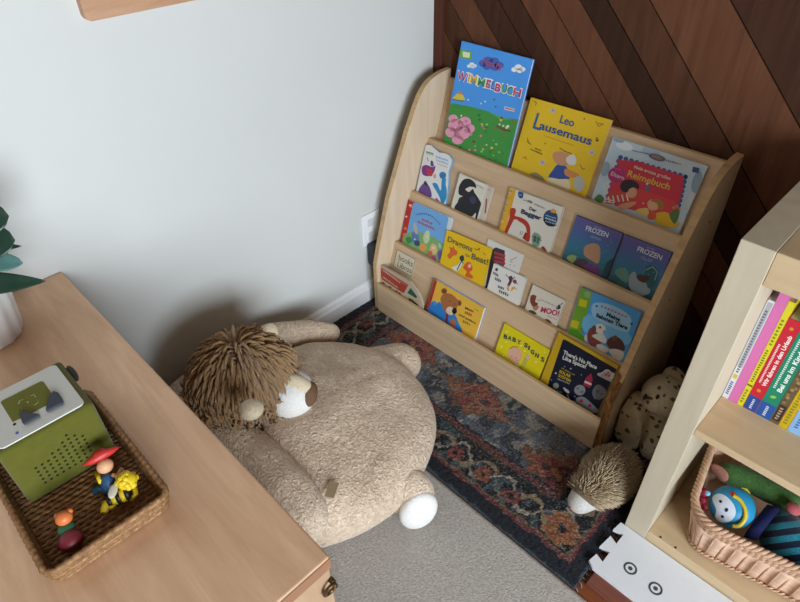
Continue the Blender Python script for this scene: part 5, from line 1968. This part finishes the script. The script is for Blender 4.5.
lp = lambda px, py, z: at(px, py, z=z) - PC
leaf(Vector((-.02, -.03, .13)), lp(46, 281, .745), .022, .012, M_LEAF)
leaf(Vector((0, .004, .18)), lp(23, 263, .795), .019, .016, M_LEAFL, blunt=True)
leaf(Vector((0, .004, .20)), lp(22, 246, .82), .012, .01, M_LEAF)
leaf(Vector((0, 0, .21)), lp(15, 240, .84), .036, .012, M_LEAF, blunt=True)
leaf(Vector((0, 0, .25)), lp(9, 216, .875), .036, .012, M_LEAF, blunt=True)
leaf(Vector((0, -.01, .16)), Vector((-.02, -.14, .20)), .03, .02, M_LEAF)
leaf(Vector((0, 0, .2)), Vector((-.08, .04, .27)), .03, .02, M_LEAF)
leaf(Vector((0, 0, .24)), Vector((.06, -.10, .30)), .03, .02, M_LEAF)
leaf(stem_top, Vector((-.03, -.05, .36)), .028, .015, M_LEAF)

# ------------------------------------------------------------------ wicker basket of toys in the bookcase
TH = math.radians(10.5)
BCN = Vector((1.409, -0.352, 0.0546))
bk = empty('toy_basket', BCN, (0, 0, TH))
tag(bk, 'pale pink wicker basket of baby toys on the bottom of the bookcase', 'basket')
M_SPL = wood('pink willow splint', (206, 168, 142), (226, 192, 168), (4, 4, 20), .6, .25, 5)
M_BRD = wood('braided willow', (186, 146, 118), (214, 178, 150), (14, 14, 14), .6, .25, 5)
bhx, bhy, bh = .178, .128, .150


def loop_pts(fl, z, step=.004, r=.055):
    lp_ = rrect(-bhx - fl, bhx + fl, -bhy - fl, bhy + fl, r, 10)
    P = [Vector((*p, z)) for p in lp_] + [Vector((*lp_[0], z))]
    Q = []
    for i in range(len(P) - 1):
        d = P[i + 1] - P[i]; m_ = max(1, int(round(d.length / step)))
        for k in range(m_):
            Q.append(P[i] + d * (k / m_))
    return Q


b = MB(); b.prism(rrect(-bhx + .015, bhx - .015, -bhy + .015, bhy - .015, .045, 8), .002, .007)
b.build('base', M_SPL, bk)
# wide splint woven in and out of the stakes
Q = loop_pts(.0, 0)
NQ_ = len(Q)
per = [0]
for i in range(1, NQ_):
    per.append(per[-1] + (Q[i] - Q[i - 1]).length)
tot = per[-1] + (Q[0] - Q[-1]).length
NW = 26
b = MB()
rows = []
for z, fl, bul in ((.014, -.013, .0), (.026, -.011, .7), (.048, -.007, 1), (.072, -.002, 1), (.094, .004, .7), (.106, .006, .0)):
    ring = []
    L2 = loop_pts(fl, z)
    for i in range(NQ_):
        p = Q[i]
        dirn = (Q[(i + 1) % NQ_] - Q[i - 1]).normalized(); nn_ = Vector((dirn.y, -dirn.x, 0))
        w_ = math.sin(per[i] / tot * 2 * PI * NW)
        ring.append(b.bm.verts.new(Vector((p.x, p.y, z)) + nn_ * (fl + .0036 * w_ * (0.35 + .65 * bul))))
    rows.append(ring)
for a_, c_ in zip(rows[:-1], rows[1:]):
    for i in range(NQ_):
        b.bm.faces.new((a_[i], a_[(i + 1) % NQ_], c_[(i + 1) % NQ_], c_[i])).smooth = True
sp = b.build('splint_band', M_SPL, bk)
s_ = sp.modifiers.new('thickness', 'SOLIDIFY'); s_.thickness = .002; s_.offset = 0
# stakes
b = MB()
for k in range(2 * NW):
    i = min(range(NQ_), key=lambda q: abs(per[q] - tot * k / (2 * NW)))
    dirn = (Q[(i + 1) % NQ_] - Q[i - 1]).normalized(); nn_ = Vector((dirn.y, -dirn.x, 0))
    p = Q[i]
    b.tube([Vector((p.x, p.y, .004)) - nn_ * .013, Vector((p.x, p.y, .08)) + nn_ * .001, Vector((p.x, p.y, bh - .006)) + nn_ * .0105], .0026, 6)
b.build('stakes', M_BRD, bk)


def twisted(z, fl, rad, n=2, pitch=.022):
    b = MB()
    for s in range(n):
        pts = []
        for i in range(NQ_ + 1):
            j = i % NQ_
            dirn = (Q[(j + 1) % NQ_] - Q[j - 1]).normalized(); nn_ = Vector((dirn.y, -dirn.x, 0))
            a_ = 2 * PI * round(tot / pitch) * (per[j] if i < NQ_ else tot) / tot + 2 * PI * s / n
            pts.append(Vector((Q[j].x, Q[j].y, z)) + nn_ * (fl + rad * math.cos(a_)) + Vector((0, 0, rad * math.sin(a_))))
        b.tube(pts, rad * .95, 6, caps=False)
    return b


for z, fl in ((.008, -.012), (.112, .0075), (.120, .0085), (.128, .0095)):
    twisted(z, fl, .0028).build('weave_row', M_BRD, bk)
twisted(bh - .009, .0115, .005, 3, .034).build('braided_rim', M_BRD, bk)

# round blue rattle toy
RT = at(732, 507, z=.185)
rt = empty('rattle_toy', RT)
tag(rt, 'round blue baby toy with pale face and yellow ring handle in the basket', 'toy')
toC = (CAM_LOC - RT).normalized()
vx = Vector((0, 0, 1)).cross(toC).normalized(); vy = toC.cross(vx)
dn = 0.0
Rt = Matrix((vx, vy, toC)).transposed()
Zt = crop(690, 450, 5.473)


def rl(u, v, h=0.0):
    p = on_plane(*Zt(u, v), RT, toC)
    return p - RT + toC * h


b = MB(); b.ell((0, 0, 0), (.046, .046, .026), Rt, 32, 20)
M_TB = mat('toy sky blue', (38, 140, 186), .35, .4, .03, 40)
rb = b.build('body', M_TB, rt)
b = MB()
fp = [(122, 270), (136, 246), (166, 240), (204, 258), (240, 300), (250, 346), (232, 380), (200, 396), (160, 392), (138, 366), (144, 326)]
cp = closed_spline([((rl(*p)).dot(vx), (rl(*p)).dot(vy)) for p in fp], 3)


def dome(x, y, off):
    q = max(0.0, 1 - (x * x + y * y) / .046 ** 2)
    return vx * x + vy * y + toC * (.026 * math.sqrt(q) + off)


def dome_patch(pts, off, name, m, parent):
    b = MB()
    cx_ = sum(p[0] for p in pts) / len(pts); cy_ = sum(p[1] for p in pts) / len(pts)
    rings = []
    for s in (1, .75, .5, .25):
        rings.append([b.bm.verts.new(dome(cx_ + (x - cx_) * s, cy_ + (y - cy_) * s, off)) for x, y in pts])
    c_ = b.bm.verts.new(dome(cx_, cy_, off))
    n_ = len(pts)
    for a_, d_ in zip(rings[:-1], rings[1:]):
        for i in range(n_):
            b.bm.faces.new((a_[i], a_[(i + 1) % n_], d_[(i + 1) % n_], d_[i])).smooth = True
    for i in range(n_):
        b.bm.faces.new((rings[-1][i], rings[-1][(i + 1) % n_], c_))
    o = b.build(name, m, parent)
    return o


dome_patch(cp, .0008, 'face', mat('toy pale lilac', (206, 214, 226), .4, .4), rt)
for u, v in ((168, 282), (178, 364)):
    q = rl(u, v)
    dome_patch(circ(q.dot(vx), q.dot(vy), .0032, n=10), .0014, 'eye', M_BLACK, rt)
q = rl(200, 328); dome_patch(circ(q.dot(vx), q.dot(vy), .0034, .0046, n=12), .0014, 'nose', mat('toy navy', (28, 34, 60), .5), rt)
q = rl(98, 238); b = MB(); b.ell(q + toC * .018, (.006, .006, .006), Rt, 12, 8); b.build('ear', mat('toy pale blue', (110, 180, 206), .4), rt)
b = MB(); b.ell(rl(244, 316, -.010), (.040, .046, .016), Rt, 28, 14)
b.build('green_back', mat('toy mid green', (52, 128, 92), .4), rt)
for u, v in ((66, 206), (52, 262), (62, 316)):
    q = rl(u, v, -.006)
    b = MB(); b.tube([q + (RT - RT) * 0, q.lerp(rl(120, 300, -.006), .5)], [.0042, .011], 8); b.build('spike', mat('toy raspberry', (176, 44, 74), .5), rt)
rp = [rl(u, v, .024) for u, v in ((236, 250), (268, 270), (298, 318), (300, 372), (270, 412), (232, 416))]
b = MB(); b.tube(spline(rp, 6), .0042, 10); b.build('ring_handle', mat('toy yellow plastic', (216, 190, 44), .4, .4), rt)
b = MB(); b.ell(rl(234, 248, .016), (.008, .009, .007), Rt, 14, 10); b.ell(rl(258, 262, .016), (.006, .006, .006), Rt, 14, 10)
b.build('bead', mat('toy orange red', (206, 70, 40), .4, .4), rt)
b = MB(); b.poly([rl(u, v, -.012) for u, v in ((282, 204), (316, 212), (332, 236), (318, 270), (304, 240), (286, 226))])
o = b.build('fabric_tag', mat('yellow fabric', (196, 176, 50), .8), rt); o.modifiers.new('thickness', 'SOLIDIFY').thickness = .002

# green plush lying at the back
g0, g1, g2p, g3 = at(729, 473, z=.150), at(748, 480, z=.155), at(770, 491, z=.162), at(792, 502, z=.168)
gp = empty('green_plush', g1)
tag(gp, 'long green plush toy with pink ends lying at the back of the basket', 'plush toy')
mb = MB(); capsule(mb, [p - g1 for p in (g0, g1, g2p, g3)], [.027, .030, .028, .024])
link_mesh('body', union(mb, .005, 3, .003, 25), plush('green plush', (58, 96, 50), (82, 124, 66), 180, .7, .003), gp)
M_PNK = plush('pink plush', (196, 132, 116), (216, 156, 138), 180, .6, .003)
mb = MB(); capsule(mb, [at(714, 468, z=.16) - g1, at(724, 475, z=.152) - g1], [.011, .016]); link_mesh('pink_end', union(mb, .003, 2), M_PNK, gp)
mb = MB(); mb.ell(at(794, 509, z=.192) - g1, (.016, .015, .013)); link_mesh('pink_end', union(mb, .003, 2), plush('rose plush', (176, 84, 92), (198, 104, 110), 180, .6, .003), gp)

# striped soft ball with navy strap
sc_ = at(786, 542, z=.138)
sb_ = empty('striped_soft_toy', sc_)
tag(sb_, 'teal and navy striped soft toy with navy strap in the basket', 'plush toy')
ax = (at(800, 522, z=.15) - at(752, 540, z=.15)).normalized()
ax = (at(775, 570, z=.14) - at(795, 512, z=.14)).normalized()
Rs = ax.to_track_quat('Z', 'Y').to_matrix()
m = plush('striped plush', (28, 104, 124), (44, 128, 146), 180, .5, .003)
nt = m.node_tree; bsd = nt.nodes['Principled BSDF']; src = bsd.inputs['Base Color'].links[0].from_socket
tc = nt.nodes.new('ShaderNodeTexCoord'); sp_ = nt.nodes.new('ShaderNodeSeparateXYZ'); nt.links.new(tc.outputs['Object'], sp_.inputs[0])
mu = nt.nodes.new('ShaderNodeMath'); mu.operation = 'MULTIPLY'; mu.inputs[1].default_value = 2 * PI / .026; nt.links.new(sp_.outputs['X'], mu.inputs[0])
si = nt.nodes.new('ShaderNodeMath'); si.operation = 'SINE'; nt.links.new(mu.outputs[0], si.inputs[0])
gt = nt.nodes.new('ShaderNodeMath'); gt.operation = 'GREATER_THAN'; gt.inputs[1].default_value = 0.0; nt.links.new(si.outputs[0], gt.inputs[0])
mixn = nt.nodes.new('ShaderNodeMix'); mixn.data_type = 'RGBA'; nt.links.new(gt.outputs[0], mixn.inputs[0]); nt.links.new(src, mixn.inputs[6]); mixn.inputs[7].default_value = lin('161c30'); nt.links.new(mixn.outputs[2], bsd.inputs['Base Color'])
b = MB(); b.ell((0, 0, 0), (.070, .052, .056), None, 40, 24)
o = b.build('body', m, sb_)
o.rotation_euler = (math.radians(20), math.radians(25), math.radians(-38))
st = [at(px, py, z=z) - sc_ for px, py, z in ((774, 506, .194), (766, 516, .195), (757, 528, .186), (750, 539, .16))]
b = MB()
w_ = Vector((.012, .003, .003))
pts = spline(st, 5)
va = [b.bm.verts.new(p - w_) for p in pts]; vb = [b.bm.verts.new(p + w_) for p in pts]
for i in range(len(pts) - 1):
    b.bm.faces.new((va[i], va[i + 1], vb[i + 1], vb[i])).smooth = True
o = b.build('strap', mat('navy webbing', (30, 34, 78), .8, .15, .1, 120, .4, 400), sb_)
s_ = o.modifiers.new('thickness', 'SOLIDIFY'); s_.thickness = .004
# ------------------------------------------------------------------ light
w = bpy.data.worlds.new('daylight'); scene.world = w
w.use_nodes = True
bg = w.node_tree.nodes['Background']
bg.inputs['Color'].default_value = (0.80, 0.90, 1.0, 1)
bg.inputs['Strength'].default_value = 1.0
ld = bpy.data.lights.new('window_daylight', 'AREA')
ld.shape = 'RECTANGLE'; ld.size = (WZ1 - WZ0); ld.size_y = (WY1 - WY0)
ld.energy = 185; ld.color = (0.84, 0.93, 1.0)
lo_ = bpy.data.objects.new('window_daylight', ld); COL.objects.link(lo_)
lo_.location = (RX + 0.12, (WY0 + WY1) / 2, (WZ0 + WZ1) / 2)
lo_.rotation_euler = (0, math.radians(90), 0)
vs = scene.view_settings
vs.view_transform = 'Standard'; vs.look = 'None'; vs.exposure = 0.0; vs.gamma = 1.0; vs.use_curve_mapping = False
bpy.context.view_layer.update()
